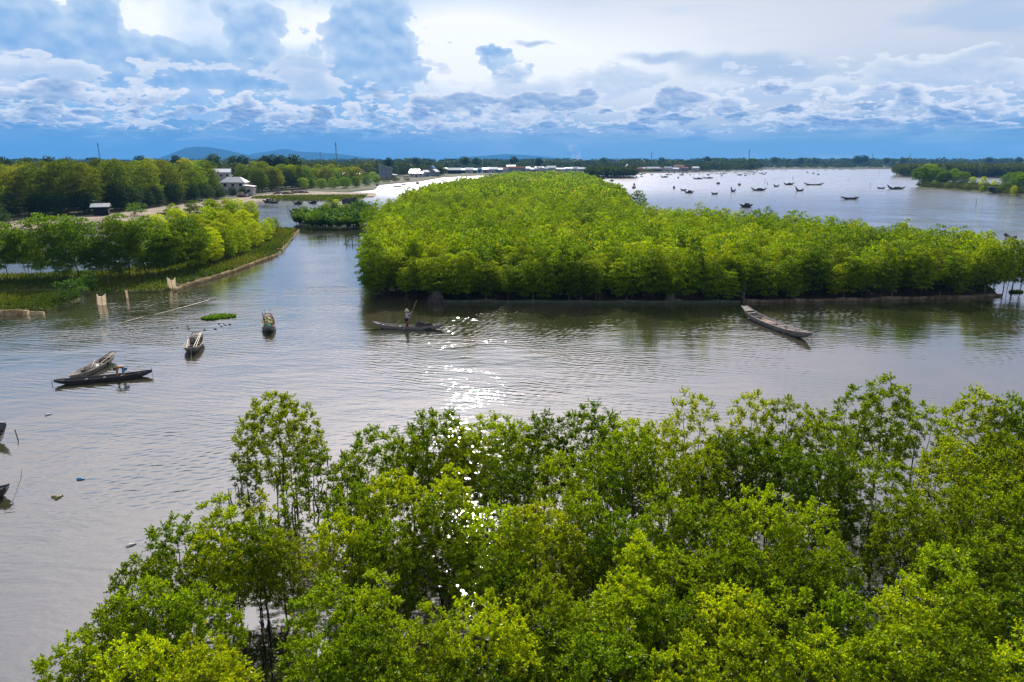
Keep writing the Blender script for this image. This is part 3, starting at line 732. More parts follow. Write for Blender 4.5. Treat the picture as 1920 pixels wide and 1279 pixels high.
for i, (px, py, h) in enumerate(row1):
    k = i % 4; s = h / 7.2; p = g(px, py)
    plant('bank_tree', 'b%d' % k, BANK[k], (p.x, p.y, .2), (s * .95, s * .95, s), 'dark green tree with bare lower trunks, %s from the left along the grassy left bank' % ORD[i], 'open-trunked trees on the left bank')
row2 = [(372, 505, 4.6), (402, 497, 5.2), (430, 488, 5.0), (455, 478, 4.6), (480, 466, 4.4), (500, 455, 4.0), (300, 480, 6.4), (338, 470, 6.8), (372, 482, 6.6), (398, 468, 7.0), (412, 486, 5.6), (430, 474, 6.6), (330, 450, 6.6), (368, 446, 7.0), (404, 448, 7.2), (440, 452, 7.0), (462, 462, 6.2), (470, 440, 6.4),
        (430, 432, 6.6), (398, 428, 6.2), (476, 424, 5.6), (506, 444, 3.6), (516, 436, 3.0), (486, 452, 3.4), (450, 424, 6.0), (420, 470, 6.8), (345, 492, 5.0), (384, 496, 4.4), (312, 498, 5.2)]
for i, (px, py, h) in enumerate(sorted(row2)):
    k = i % 3; s = h / 6.2; p = g(px, py)
    plant('bank_tree', 'r%d' % k, BRT[k], (p.x, p.y, .2), (s * .95, s * .95, s), 'bright green bushy tree in the dense clump at the right end of the left bank', 'bushy trees at the right end of the left bank')
row3 = [(30, 478, 5.6), (75, 474, 4.0), (110, 468, 6.2), (140, 462, 6.4), (20, 500, 5.0)]
# low bushes
BUSH = [mid_tree(91 + k, 1.9, 1.25, 18, 60, .17, .08, M['palm'], M['bark'], stems=3, low=.05, cl=.5, shape=0) for k in range(2)]
for i, (px, py, s, lab) in enumerate([(142, 566, 1.25, 'yellow-green round bush at the water tip of the near grassy point'), (172, 548, .9, 'darker bush behind the yellow-green one on the left bank'),
                                      (255, 408, 2.0, 'round bush growing on the pale mud road'), (60, 535, .6, 'low bush on the grass left of the white cloth post'), (232, 520, .9, 'small bush under the tall trees of the left bank')]):
    p = g(px, py); plant('bush', 'u%d' % (i % 2), BUSH[i % 2], (p.x, p.y, .25), s, lab, 'bushes on the left shore', 'bush')
# grass
def grass(name, polys, n, hgt, wd, label, seed, z=.3, cl=None):
    rng = np.random.default_rng(seed); pos = []
    xs = [p[0] for q in polys for p in q]; ys = [p[1] for q in polys for p in q]
    while len(pos) < n:
        x, y = rng.uniform(min(xs), max(xs)), rng.uniform(min(ys), max(ys))
        if any(inside(q, x, y) for q in polys): pos.append((x, y, z - .15))
    pos = np.array(pos); dr = rng.normal(size=(n, 3)) * .35 + np.array([0, 0, 1])
    tintv = (np.sin(pos[:, 0] * .35) * np.sin(pos[:, 1] * .22 + 1) * .5 + .5)
    V, F = leaves(rng, pos, dr, hgt, wd, .05)
    me = raw_mesh(name, V, F, M['grass'], attr=tintv); o = link(name, me); tag(o, label, 'grass', None, 'stuff'); return o
grass('grass', [left_bank], 30000, .55, .11, 'rough green and yellowed grass covering the left bank behind the netting', 1)
grass('grass', [near_bank], 6000, .45, .09, 'short bright grass on the near point at the left edge', 2)

# ------------------------------------------------------------------ nipa palms between the channels
def frond_mesh(seed, n=16, h=2.6):
    rng = np.random.default_rng(seed); Vs, Fs, o = [], [], 0; paths = []
    for i in range(n):
        a = rng.uniform(0, 6.28); lean = rng.uniform(.15, .8); L = h * rng.uniform(.7, 1.1); t = np.linspace(0, 1, 9)
        p = np.stack([math.cos(a) * lean * L * t ** 1.6 * .7, math.sin(a) * lean * L * t ** 1.6 * .7, L * (t - .35 * lean * t ** 2.4)], 1)
        paths.append((p, .03 * (1 - .8 * t), 4)); sd = np.array([-math.sin(a), math.cos(a), 0])
        pos, dr = [], []
        for j in range(2, 9):
            tg = unit(p[j] - p[j - 1])
            for s in (-1, 1):
                for e in (0, .5): pos.append(p[j] - (p[j] - p[j - 1]) * e); dr.append(tg * .7 + sd * s * .8 - np.array([0, 0, .25]))
        V, F = leaves(rng, np.array(pos), np.array(dr), .75, .14, .1); Vs.append(V); Fs.append(F + o); o += len(V)
    V, F = tubes(paths)
    return raw_mesh('fronds', np.concatenate(Vs), np.concatenate(Fs), M['palm']), raw_mesh('stalks', V, F, M['palm'], True)
NIPA = [frond_mesh(5 + k) for k in range(3)]
def nipa(k, loc, s, label, group):
    if ('p%d' % k) not in bproto:
        o = empty('nipa_palm', loc, rnd.uniform(0, 6.28), label=label, cat='palm', group=group); o.scale = (s, s, s)
        link('stalks', NIPA[k][1], o); link('fronds', NIPA[k][0], o); bproto['p%d' % k] = o; return o
    return dup(bproto['p%d' % k], loc, rnd.uniform(0, 6.28), s, label, group)
nip = gp([(560, 419), (600, 422), (690, 422), (720, 412), (710, 398), (650, 400), (600, 404), (560, 412)])
bank('palm_islet', nip, .05, M['dark_mud'], seed=8)
ns = [(556, 420), (586, 428), (602, 429), (620, 429), (637, 429), (654, 429), (672, 428), (562, 422), (578, 425), (594, 426), (611, 426), (628, 426), (645, 426), (663, 425), (570, 416), (588, 417), (606, 418), (624, 418), (642, 418), (660, 417), (676, 420), (600, 409), (620, 408), (640, 407), (660, 406), (680, 408), (694, 414), (668, 399), (690, 400)]
ns += [(x + 8, y - 4) for x, y in ns if x < 690]
for i, (px, py) in enumerate(ns):
    p = g(px, py); nipa(i % 3, (p.x, p.y, 0), rnd.uniform(1.0, 1.4), 'feathery nipa palm clump on the small islet between the two channels', 'nipa palms on the islet')
for (px, py, h) in [(620, 403, 4.6), (612, 408, 3.8), (632, 403, 4.2), (650, 405, 3.2)]:
    p = g(px, py); plant('bank_tree', 'r0', BRT[0], (p.x, p.y, .1), h / 6.2, 'rounded green bush-like tree rising behind the nipa palms', 'rounded trees behind the nipa palms')

# ------------------------------------------------------------------ bamboo and garden trees of the left shore
BMB = [mid_tree(101 + k, 13.0, (4.0, 4.6, 3.6, 5.0)[k], (110, 120, 96, 130)[k], 90, .40, .16, M['leaf_yellow'], M['bark_pale'], stems=3, low=(.06, .08, .05, .1)[k], cl=1.05) for k in range(4)]
DRK = [mid_tree(111 + k, 8.0, (3.6, 4.2)[k], (70, 80)[k], 80, .36, .18, M['leaf_dark'], M['bark'], stems=2, low=.05, cl=1.2, shape=.6) for k in range(2)]
MIDG = [mid_tree(116 + k, 9.0, (3.2, 3.8)[k], (70, 80)[k], 80, .34, .18, M['leaf_bank'], M['bark'], stems=2, low=.1, cl=1.15) for k in range(2)]
for i in range(3): pass
EDGE = [(-150, 420), (0, 414), (150, 408), (250, 396), (340, 384), (430, 374), (500, 364), (560, 358), (720, 345)]
def edge_y(px):
    return g(px, float(np.interp(px, [e[0] for e in EDGE], [e[1] for e in EDGE]))).y
bam = []
for row, (n, x0, dx) in enumerate([(10, -70, 49), (12, -60, 42), (14, -55, 37), (17, -60, 32)]):
    for i in range(n):
        px = x0 + i * dx + rnd.uniform(-9, 9)
        bam.append((px, edge_y(px) + 7 + row * 15 + rnd.uniform(-3, 3), rnd.uniform(12.0, 14.6) + .3 * row, (0, 1, 1, 2)[row]))
for row in range(2):
    for i in range(17):
        px = 484 + i * 11.5 + rnd.uniform(-4, 4); bam.append((px, edge_y(px) + 12 + row * 26 + rnd.uniform(-5, 5), rnd.uniform(11.5, 14.4) * (1 - i * .012), 3))
BL = [('yellow-green bamboo-like tree in the front rank along the pale mud road', 'front trees along the mud road'),
      ('olive bamboo-like tree behind the front rank of the left shore', 'second rank trees of the left shore'),
      ('yellowish tree top showing above the ranks of the left shore', 'back trees of the left shore'),
      ('olive tree in the grove between the grey-roofed house and the inlet', 'grove right of the grey-roofed house')]
for px, y, h, gq in bam:
    k = rnd.randrange(4); s = h / 13.0; p = at(px, y)
    if 398 < px < 482 and y < 335: continue      # the yard of the grey-roofed house
    if rnd.random() < .16: plant('shore_tree', 'g%d' % (k % 2), MIDG[k % 2], (p.x, y, .6), h / 9.0 * .92, 'dark green tree among the yellowish ones of the left shore', 'dark green trees of the left shore')
    else: plant('bamboo_tree', 'm%d' % k, BMB[k], (p.x, y, .6), (s * rnd.uniform(.9, 1.1), s * rnd.uniform(.9, 1.1), s), BL[gq][0], BL[gq][1])
for px, py, h in [(212, 404, 7.5), (238, 400, 7.2), (262, 402, 6.0), (286, 392, 6.0), (320, 390, 6.8), (350, 386, 6.6), (380, 383, 6.0), (100, 412, 5.6), (150, 409, 6.4), (60, 414, 5.5), (10, 416, 6.0), (405, 378, 5)]:
    p = g(px, py); k = rnd.randrange(2); p.y = edge_y(px); p = at(px, p.y); plant('shade_tree', 'd%d' % k, DRK[k], (p.x, p.y + 3, .6), h / 8.0, 'blue-green bushy tree at the foot of the bamboo beside the mud road', 'dark bushy trees beside the mud road')
p = g(-8, 440); plant('shade_tree', 'd0', DRK[0], (p.x, p.y, .5), .8, 'dark rounded tree cut by the left edge of the photo', None)
for px, py, h in [(418, 373, 3.2), (437, 371, 3.6), (456, 370, 3.4), (472, 368, 2.8), (404, 376, 3.4)]:
    p = g(px, py); plant('garden_tree', 'd1', DRK[1], (p.x, p.y, .6), (h / 8, h / 8, h / 8), 'small clipped dark tree in front of the grey-roofed house', 'garden trees before the grey-roofed house')
SCR = [(568, 358, 6.4), (584, 356, 5.6), (604, 357, 5.8), (626, 357, 6.2), (648, 356, 6.4), (668, 354, 6.4), (688, 351, 6.2), (706, 346, 5.6), (590, 350, 7.0), (615, 349, 7.0), (640, 348, 7.2), (664, 346, 7.0), (684, 343, 7.0), (700, 340, 6.6)]
for px, py, h in SCR:
    p = g(px, py); k = rnd.randrange(2); plant('shore_tree', 'g%d' % k, MIDG[k], (p.x, p.y, .3), (h / 9 * 1.2, h / 9 * 1.2, h / 9), 'low dark green tree on the spit beside the bright inlet', 'low trees on the spit beside the inlet')
# distinct trees standing above the horizon line
HZ = [(62, 330, 15.6), (98, 420, 16.5), (15, 300, 15.5), (182, 430, 16), (268, 520, 17.5), (336, 480, 17.5), (404, 500, 18.5), (442, 560, 18), (460, 560, 18), (500, 420, 17), (514, 420, 17.5), (533, 420, 17.2), (554, 430, 17.6), (872, 900, 19), (893, 950, 18), (963, 1050, 20), (1131, 1200, 19),
      (1325, 1400, 22), (1605, 1500, 24), (1618, 1500, 25), (1660, 1500, 20), (1690, 1500, 20), (1852, 1500, 21), (1908, 1500, 21), (1010, 900, 17.5), (730, 700, 17), (780, 800, 17.5), (1240, 1400, 20), (1450, 1500, 21), (1500, 1500, 20)]
TOP = [mid_tree(121 + k, 16.0, 3.6, 30, 44, .9, .5, M['leaf_dark'], M['bark'], stems=1, low=.5, cl=1.5) for k in range(2)]
for i, (px, y, h) in enumerate(sorted(HZ)):
    p = at(px, y); s = h / 16.0
    plant('skyline_tree', 't%d' % (i % 2), TOP[i % 2], (p.x, y, 0), (s * (1 + y / 2500), s * (1 + y / 2500), s), 'dark bare-stemmed tree rising above the woods on the horizon', 'trees rising above the horizon woods')

# ------------------------------------------------------------------ woods that read as one mass
FARK = [mid_arrays(131 + k, 11.0, 5.0, 16, 15, 1.5, .9, low=.12, cl=1.9)[:2] for k in range(4)]
FARX = [mid_arrays(141 + k, 12.0, 9.0, 12, 10, 3.6, 2.4, low=.1, cl=3.4)[:2] for k in range(3)]
sp = []
def strip(x0, x1, y0, y1, n, h0, h1, kinds, t0, t1, cond=None):
    for i in range(n):
        y = rnd.uniform(y0, y1); px = rnd.uniform(x0, x1); p = at(px, y)
        if cond and not cond(px, y, p): continue
        h = rnd.uniform(h0, h1); s = h / 11.5
        sp.append((p.x, y, .3, (s * rnd.uniform(.9, 1.3), s * rnd.uniform(.9, 1.3), s), rnd.choice(kinds), rnd.uniform(t0, t1)))
A_, B_ = [0, 1, 2, 3], [4, 5, 6]
strip(-120, 380, 290, 400, 170, 10, 14.2, A_, .3, 1, lambda px, y, p: y > edge_y(px) + 62)
strip(-120, 700, 400, 650, 330, 10, 14.0, A_, .2, .9, lambda px, y, p: y > 440 if 470 < px < 640 else y > 590 if px >= 640 else y > 420)
strip(690, 830, 670, 900, 80, 8, 13, A_, .1, .7, lambda px, y, p: y > 660)
strip(-200, 1400, 650, 1150, 560, 10, 14.5, A_, .05, .6, lambda px, y, p: px < 815 or y > 965)
strip(800, 1420, 1010, 1300, 220, 8, 14, A_, .0, .6)
strip(-200, 1420, 1200, 2200, 480, 11, 16, B_, .0, .4)
strip(1360, 2120, 1330, 1600, 330, 6, 10.5, A_ , .1, .6)
strip(1300, 2200, 1650, 2600, 340, 12, 19, B_, .0, .35)
strip(-300, 2200, 2400, 4500, 420, 13, 20, B_, .0, .25)
merged('distant_woods', FARK + FARX, sp, M['leaf_wood'], 'dark green woodland belt along the whole horizon', 5)
# shrubby shore strip below the village
sp = []
for i in range(150):
    px = rnd.uniform(1190, 1420); y = 15 / math.tan(R(PITCH - math.degrees(math.atan((639.5 - (324.6 - (px - 1190) * .024)) / 1280)))) + rnd.uniform(4, 60); p = at(px, y)
    s = rnd.uniform(.25, .5); sp.append((p.x, y, .3, (s * 1.3, s * 1.3, s), rnd.randrange(4), rnd.uniform(.4, 1)))
for i in range(70):
    px = rnd.uniform(700, 1100); y = rnd.uniform(500, 640); p = at(px, y)
    if px < 790: y = rnd.uniform(420, 520); p = at(px, y)
    if inside(mainland, p.x, y): s = rnd.uniform(.2, .38); sp.append((p.x, y, .3, (s * 1.3, s * 1.3, s), rnd.randrange(4), rnd.uniform(.4, 1)))
merged('shore_scrub', FARK, sp, M['leaf_wood'], 'olive scrub along the shore in front of the village', 6)
# mangrove islet at the tip of the lagoon, islands at the right edge
tip = gp([(1100, 334), (1150, 334.8), (1190, 334), (1188, 331), (1140, 330), (1105, 330)])
bank('lagoon_islet_mud', tip, .1, M['mud'], 1, 6, .5)
sp = []
for p in try_spots(tip, -100, 250, 300, 1000, lambda y: 4.6, 4): sp.append((p[0], p[1], 0, (1.4, 1.4, 1.7 * rnd.uniform(.85, 1.1)), rnd.randrange(4), rnd.uniform(.1, .6)))
merged('mangrove_islet', LOW2, sp, M['leaf_wood'], 'low green mangrove islet at the left end of the lagoon', 7)
r1 = gp([(1677, 331), (1760, 332), (1930, 333.5), (2200, 336), (2200, 322), (1900, 321), (1760, 321.5), (1690, 323)])
bank('right_island_mud', r1, .1, M['mud'], 1, 8, .6)
sp = []
for p in try_spots(r1, 200, 900, 380, 1000, lambda y: 5.6, 5): sp.append((p[0], p[1], 0, (1.5, 1.5, 2.0 * rnd.uniform(.8, 1.1)), rnd.randrange(4), rnd.uniform(.3, 1.)))
merged('mangrove_thicket', LOW2, sp, M['leaf_wood'], 'dark green mangrove thicket on the farther island at the right edge', 8)
r2_ = gp([(1718, 352), (1760, 355), (1850, 361), (1925, 368), (2100, 382), (2100, 366), (1930, 357), (1860, 353), (1800, 350), (1740, 346)])
bank('right_spit', r2_, .3, M['turf'], .8, 3, .4, seed=12)
rt = [(1724, 350, 6.0), (1738, 349, 6.6), (1752, 350, 5.8), (1768, 351, 4.8), (1785, 351, 5.2), (1802, 352, 4.6), (1822, 353, 3.6), (1842, 355, 3.8), (1862, 357, 3.0), (1888, 358, 4.6), (1905, 360, 5.0), (1925, 361, 5.4), (1948, 364, 5.4), (1880, 363, 3.0), (1775, 354, 2.2), (1750, 353, 2.6), (1810, 357, 2.0), (1900, 366, 2.4), (1840, 360, 1.8)]
for i, (px, py, h) in enumerate(sorted(rt)):
    p = g(px, py); s = h / 6.2 * 1.75; plant('bank_tree', 'b%d' % (i % 4) if h > 4 else 'r%d' % (i % 3), None, (p.x, p.y, .1), (s, s, s * .95), 'green tree on the nearer grassy spit at the right edge', 'trees on the right-hand spit')
sp = []
for p in try_spots(r2_, 180, 420, 280, 460, lambda y: 3.0, 15): sp.append((p[0], p[1], .2, (.55, .55, rnd.uniform(.25, .62)), rnd.randrange(4), rnd.uniform(.3, 1)))
merged('spit_scrub', LOW2, sp, M['leaf_wood'], 'low green scrub covering the nearer spit at the right edge', 9)
# grassy spit in the left channel
sp1 = gp([(470, 375), (560, 377), (640, 377), (680, 373), (690, 368), (560, 369), (480, 371)])
bank('grass_spit', sp1, .25, M['turf'], .6, seed=14)
grass('grass', [sp1], 5000, 1.0, .35, 'grass on the low spit before the inlet', 6, .25)

# ------------------------------------------------------------------ boats
def hull_mesh(L, B, H, rf, ra, m, ef=.16, ea=.22, n=22, keel=.14, thick=.035):
    'a planked sampan: x runs from stern (-) to bow (+); rf/ra: how far bow and stern rise'
    def sect(t, inset):
        b = B / 2 * max(0, 1 - abs(t) ** 2.6) ** .75; e = ef if t > 0 else ea
        b = max(b, 0) * (1 - e) + B / 2 * e * (1.0 if abs(t) < .999 else .95)
        rise = (rf if t > 0 else ra) * abs(t) ** 2.8
        top = H + rise; bot = -keel + (rise + H + keel - .13) * abs(t) ** 3.4
        b -= inset; bot += inset * 1.2
        pts = []
        for k in range(9):
            a = -1 + k / 4; w_ = math.copysign(abs(a) ** .62, a); z = bot + (top - bot) * (abs(a) ** 1.9)
            pts.append((t * L / 2, w_ * b, z))
        return pts
    ts = [math.copysign(1 - (1 - abs(u)) ** 1.25, u) for u in [-1 + 2 * i / n for i in range(n + 1)]]
    mb = MB(); o_ = [sect(t, 0) for t in ts]; i_ = [sect(t, thick) for t in ts]
    i_[0] = [(x + thick, y, z) for x, y, z in i_[0]]; i_[-1] = [(x - thick, y, z) for x, y, z in i_[-1]]
    mb.grid(o_); mb.grid([r[::-1] for r in i_])
    for side in (0, 8): mb.grid([[r[side] for r in o_], [r[side] for r in i_]])
    for e in (0, -1): mb.grid([o_[e], i_[e]]); 
    mb.add(o_[0], [tuple(range(9))]); mb.add(o_[-1], [tuple(range(9))])
    return mb.data('hull', m), o_
def boat(name, a, b, z, L=None, B=.95, H=.34, rf=.45, ra=.35, m='old_wood', label='', group=None, thwarts=5, deck=True, floor=True, trim=None, cat='boat', ef=.16, ea=.22, far=False):
    'a and b: ground points of stern and bow'
    a, b = Vector(a), Vector(b); c = (a + b) / 2; d = b - a; L = L or d.length
    o = empty(name, (c.x, c.y, z), math.atan2(d.y, d.x), label=label, cat=cat, group=group)
    me, O = hull_mesh(L, B, H, rf, ra, M[m], ef, ea, n=12 if far else 24)
    link('hull', me, o)
    tr = M[trim or m]
    if not far:
        for s in (0, 8):
            mb = MB(); mb.tube([(x, y, z_ + .012) for x, y, z_ in [r[s] for r in O]], .032, 5); mb.build('gunwale', tr, o)
    def width(x):
        i = min(range(len(O)), key=lambda k: abs(O[k][0][0] - x)); return abs(O[i][0][1]) * 2, O[i][0][2]
    for k in range(thwarts):
        x = -L * .36 + k * L * .72 / max(1, thwarts - 1); w_, zt = width(x)
        mb = MB(); mb.box((x, 0, zt - .07), (.16, w_ - .06, .035)); mb.build('thwart', tr, o)
    if floor:
        mb = MB()
        for k in range(9):
            x = -L * .30 + k * L * .06; w_, zt = width(x)
            mb.box((x, 0, .0 if H < .4 else .08), (L * .055, w_ * .52, .02))
        mb.build('floorboards', tr, o)
    if deck:
        for s in (-1, 1):
            x0, x1 = s * L * .40, s * L * .492; w0, z0 = width(x0); w1, z1 = width(x1)
            mb = MB(); q = .03
            vs = [(x0, -w0 / 2 + q, z0 - .04), (x0, w0 / 2 - q, z0 - .04), (x1, w1 / 2 - q * .5, z1 - .03), (x1, -w1 / 2 + q * .5, z1 - .03)]
            mb.add(vs + [(x, y, z_ - .03) for x, y, z_ in vs], [(0, 1, 2, 3), (7, 6, 5, 4), (0, 4, 5, 1), (1, 5, 6, 2), (2, 6, 7, 3), (3, 7, 4, 0)])
            mb.build('end_deck', tr, o)
    return o
def heap(name, loc, rz, size, m, label, cat, group=None, seed=0, rough=.22, n=3):
    'an untidy lump of nets or sacks'
    bm = bmesh.new(); bmesh.ops.create_icosphere(bm, subdivisions=n, radius=1)
    from mathutils import noise
    for v in bm.verts:
        p = v.co.copy(); q = noise.noise(p * 1.7 + Vector((seed * 3.1, 0, 0))) + .5 * noise.noise(p * 4.3 + Vector((0, seed, 0))) + .3 * noise.noise(p * 9 + Vector((0, 0, seed)))
        v.co = p * (1 + rough * 1.8 * q); v.co.z = max(v.co.z, -.25)
        v.co = Vector((v.co.x * size[0] / 2, v.co.y * size[1] / 2, (v.co.z + .25) * size[2] / 1.25))
    me = D.meshes.new(name); bm.to_mesh(me); bm.free(); me.materials.append(M[m])
    o = link(name, me, None, loc, rz); return tag(o, label, cat, group)
def inboat(o, x, y, z):
    c, s = math.cos(o.rotation_euler.z), math.sin(o.rotation_euler.z)
    return Vector((o.location.x + x * c - y * s, o.location.y + x * s + y * c, o.location.z + z))
def rod(name, pts, r, m, label, cat, group=None, n=6):
    c = Vector(pts[0]); mb = MB(); mb.tube([Vector(p) - c for p in pts], r, n); o = mb.build(name, M[m], None, c); return tag(o, label, cat, group)

# F: the big weathered boat on the right
bF = boat('sampan', g(1522, 634, .35), g(1394, 583, .5), .0, B=1.35, H=.42, rf=.62, ra=.40, m='old_wood', label='large weathered grey wooden sampan moored off the netting on the right', thwarts=6, ef=.42, ea=.10, trim='old_wood')
LF = (g(1522, 634, .35) - g(1394, 583, .5)).length
o = empty('plank_platform', inboat(bF, LF * .13, 0, .30), bF.rotation_euler.z, label='reddish plank platform laid across the large weathered sampan', cat='platform')
for k in range(5):
    mb = MB(); mb.box((0, -.40 + k * .2, .02 + .008 * (k % 2)), (2.1, .17, .035)); mb.build('plank', M['pink_wood'], o)
for k, (x, y, rz) in enumerate([(-3.0, .12, .08), (-3.3, -.16, -.10)]):
    mb = MB(); mb.box((0, 0, .02), (2.0 - k * .5, .16, .04)); q = mb.build('loose_plank', M['pink_wood'], None, inboat(bF, x, y, .16 + .06 * k), bF.rotation_euler.z + rz)
    tag(q, ('longer', 'shorter')[k] + ' reddish loose plank lying in the near end of the large sampan', 'plank')
heap('net_pile', inboat(bF, LF * .27, 0, .12), bF.rotation_euler.z, (1.5, .75, .42), 'net', 'dark purple-grey net pile in the far half of the large sampan', 'nets', seed=3)
rod('mooring_rope', [inboat(bF, -LF * .485, 0, .72), inboat(bF, -LF * .50, -.05, .2), inboat(bF, -LF * .505, -.05, -.6)], .014, 'dark_wood', 'thin dark rope hanging from the near tip of the large sampan', 'rope')
rod('mooring_post', [g(1391, 560) + Vector((0, 0, -.6)), g(1391, 560) + Vector((.05, 0, 2.2))], .07, 'bark_pale', 'thick brown post where the tan netting starts behind the large sampan', 'post')

# E: the boat being poled
bE = boat('sampan', g(699, 611, .2), g(833, 614, .2), .0, B=.85, H=.26, rf=.30, ra=.34, m='old_wood', label='slim grey sampan being poled by the standing person in a pale hat', thwarts=4)
LE = (g(699, 611, .2) - g(833, 614, .2)).length
heap('net_basket', inboat(bE, LE * .16, .05, .02), 0, (.95, .62, .78), 'net', 'left one of two dark net-covered traps stacked in the poled sampan', 'fish trap', seed=5, rough=.1)
heap('net_basket', inboat(bE, LE * .28, -.02, .02), 0, (.95, .62, .64), 'net', 'right, lower one of two dark net-covered traps in the poled sampan', 'fish trap', seed=6, rough=.1)
rod('paddle', [inboat(bE, -LE * .24, -.1, .2), inboat(bE, -LE * .13, .35, .62)], .028, 'bamboo', 'short pale paddle lying across the poled sampan', 'paddle')

# A and B: the pair at the left
bA = boat('sampan', g(101, 716, .25), g(285, 693, .45), .0, B=.80, H=.26, rf=.16, ra=.10, m='dark_wood', label='long black tarred sampan with the bending person aboard at the left', thwarts=5, ef=.10, ea=.12)
LA = (g(101, 716, .25) - g(285, 693, .45)).length
bB = boat('sampan', g(132, 711, .25), g(214, 662, .5), .0, B=1.0, H=.34, rf=.30, ra=.15, m='old_wood', label='grey weathered sampan full of nets touching the black sampan from behind', thwarts=4, ef=.30, ea=.12)
LB = (g(132, 711, .25) - g(214, 662, .5)).length
heap('net_pile', inboat(bB, -LB * .14, .06, .08), bB.rotation_euler.z + .4, (1.1, .55, .42), 'net', 'big dark net heap in the near half of the grey net-filled sampan', 'nets', seed=8)
heap('net_pile', inboat(bB, LB * .24, 0, .12), bB.rotation_euler.z + .9, (1.1, .45, .32), 'net', 'dark net heap in the far half of the grey net-filled sampan', 'nets', seed=9)
heap('sack', inboat(bB, LB * .06, -.02, .10), bB.rotation_euler.z + .2, (.6, .38, .26), 'foam', 'whitish sack between the two net heaps of the grey sampan', 'sack', seed=10)
heap('sack', inboat(bB, -LB * .36, 0, .12), bB.rotation_euler.z + .5, (.55, .28, .2), 'cloth_white', 'pale cloth bundle at the near tip of the grey net-filled sampan', 'sack', seed=11)
rod('bamboo_pole', [inboat(bB, LB * .02, -.35, .42), inboat(bB, LB * .42, -.22, .62)], .025, 'bamboo', 'pale bamboo pole along the gunwale of the grey net-filled sampan', 'pole')
rod('bamboo_pole', [inboat(bB, -LB * .10, -.2, .40), inboat(bB, LB * .12, .25, .60)], .022, 'bamboo', 'pale bamboo pole lying crosswise over the nets of the grey sampan', 'pole')
rod('mooring_stake', [g(92 + 4, 722) + Vector((0, 0, -.4)), g(92 + 7, 722) + Vector((0, 0, .35))], .02, 'dark_wood', 'thin stake under the left tip of the black sampan', 'stake')
rod('mooring_rope', [inboat(bA, LA * .49, 0, .70), inboat(bA, LA * .50, 0, .0), inboat(bA, LA * .50, 0, -.3)], .014, 'rope', 'rope hanging from the right tip of the black sampan', 'rope')
# C
bC = boat('sampan', g(355, 664, .25), g(371, 624, .5), .0, B=1.35, H=.38, rf=.30, ra=.25, m='old_wood', label='grey sampan seen end-on with pale bamboo poles and dark nets, left of centre', thwarts=2, ef=.45, ea=.35, L=5.2)
heap('net_pile', inboat(bC, 1.1, .0, .10), bC.rotation_euler.z + .3, (2.0, .62, .42), 'net', 'long dark net heap in the end-on sampan with bamboo poles', 'nets', seed=12)
heap('net_pile', inboat(bC, -.9, .05, .10), bC.rotation_euler.z + .8, (.9, .55, .36), 'net', 'small dark net heap nearer the camera in the end-on sampan', 'nets', seed=13)
rod('bamboo_pole', [inboat(bC, -1.7, -.35, .45), inboat(bC, 2.2, -.42, .75)], .026, 'bamboo', 'pale pole on the right rail of the end-on sampan with nets', 'pole')
rod('bamboo_pole', [inboat(bC, -1.9, -.15, .42), inboat(bC, 1.8, -.36, .80)], .026, 'bamboo', 'pale pole slanting inside the right rail of the end-on sampan', 'pole')
rod('bamboo_pole', [inboat(bC, -2.0, .35, .42), inboat(bC, .6, .46, .60)], .026, 'bamboo', 'pale pole on the left rail of the end-on sampan with nets', 'pole')
rod('mooring_rope', [inboat(bC, -2.5, -.1, .62), inboat(bC, -3.0, -.12, .25), inboat(bC, -3.8, -.15, -.1)], .016, 'rope', 'pale rope running from the end-on sampan into the water', 'rope')
# D
bD = boat('sampan', g(504, 622, .3), g(502, 590, .5), .0, B=1.22, H=.38, rf=.35, ra=.30, m='old_wood', label='tan-grey sampan pointing at the camera with a green bundle aboard', thwarts=2, ef=.35, ea=.30, L=5.6, trim='pink_wood')
heap('sack', inboat(bD, -1.0, .10, .12), bD.rotation_euler.z + 0, (.9, .75, .42), 'green_cloth', 'dark green cloth bundle in the sampan pointing at the camera', 'bundle', seed=14)
heap('net_pile', inboat(bD, 1.0, 0, .10), bD.rotation_euler.z + 0, (1.6, .70, .60), 'yellow_junk', 'yellow-green net heap at the far end of the sampan with the green bundle', 'nets', seed=15)
for k, (x, y, h) in enumerate([(1.7, .25, 1.15), (2.0, -.22, 1.2), (1.3, .40, .9)]):
    rod('float_stick', [inboat(bD, x, y, .4), inboat(bD, x + .1, y * 1.1, h + .2)], .035, ('foam', 'foam', 'dark_wood')[k], ('right white', 'left white', 'dark')[k] + ' upright stick behind the yellow-green net heap of the sampan', 'stick')
# G and H: boats cut by the left edge
bG = boat('sampan', g(-84, 862, .2), g(6, 804, .6), .0, B=1.0, H=.34, rf=.62, ra=.4, m='dark_wood', label='dark sampan tip sticking into the photo at the left edge, upper of two', thwarts=3, ef=.42)
rod('bamboo_pole', [g(28, 806, .5), g(37, 832, .0) - Vector((0, 0, .3))], .03, 'dark_wood', 'dark leaning stick beside the sampan tip at the left edge', 'pole')
bH = boat('sampan', g(-90, 930, .2), g(16, 918, .35), .0, B=.9, H=.30, rf=.25, ra=.3, m='dark_wood', label='small dark bow at the left edge, lower of two', thwarts=3, ef=.30)
rod('mooring_rope', [inboat(bH, (g(-90, 930, .2) - g(16, 918, .35)).length * .48, 0, .5), g(38, 890, .1), g(44, 860, -.1)], .012, 'rope', 'thin pale rope rising from the small dark bow at the left edge', 'rope')

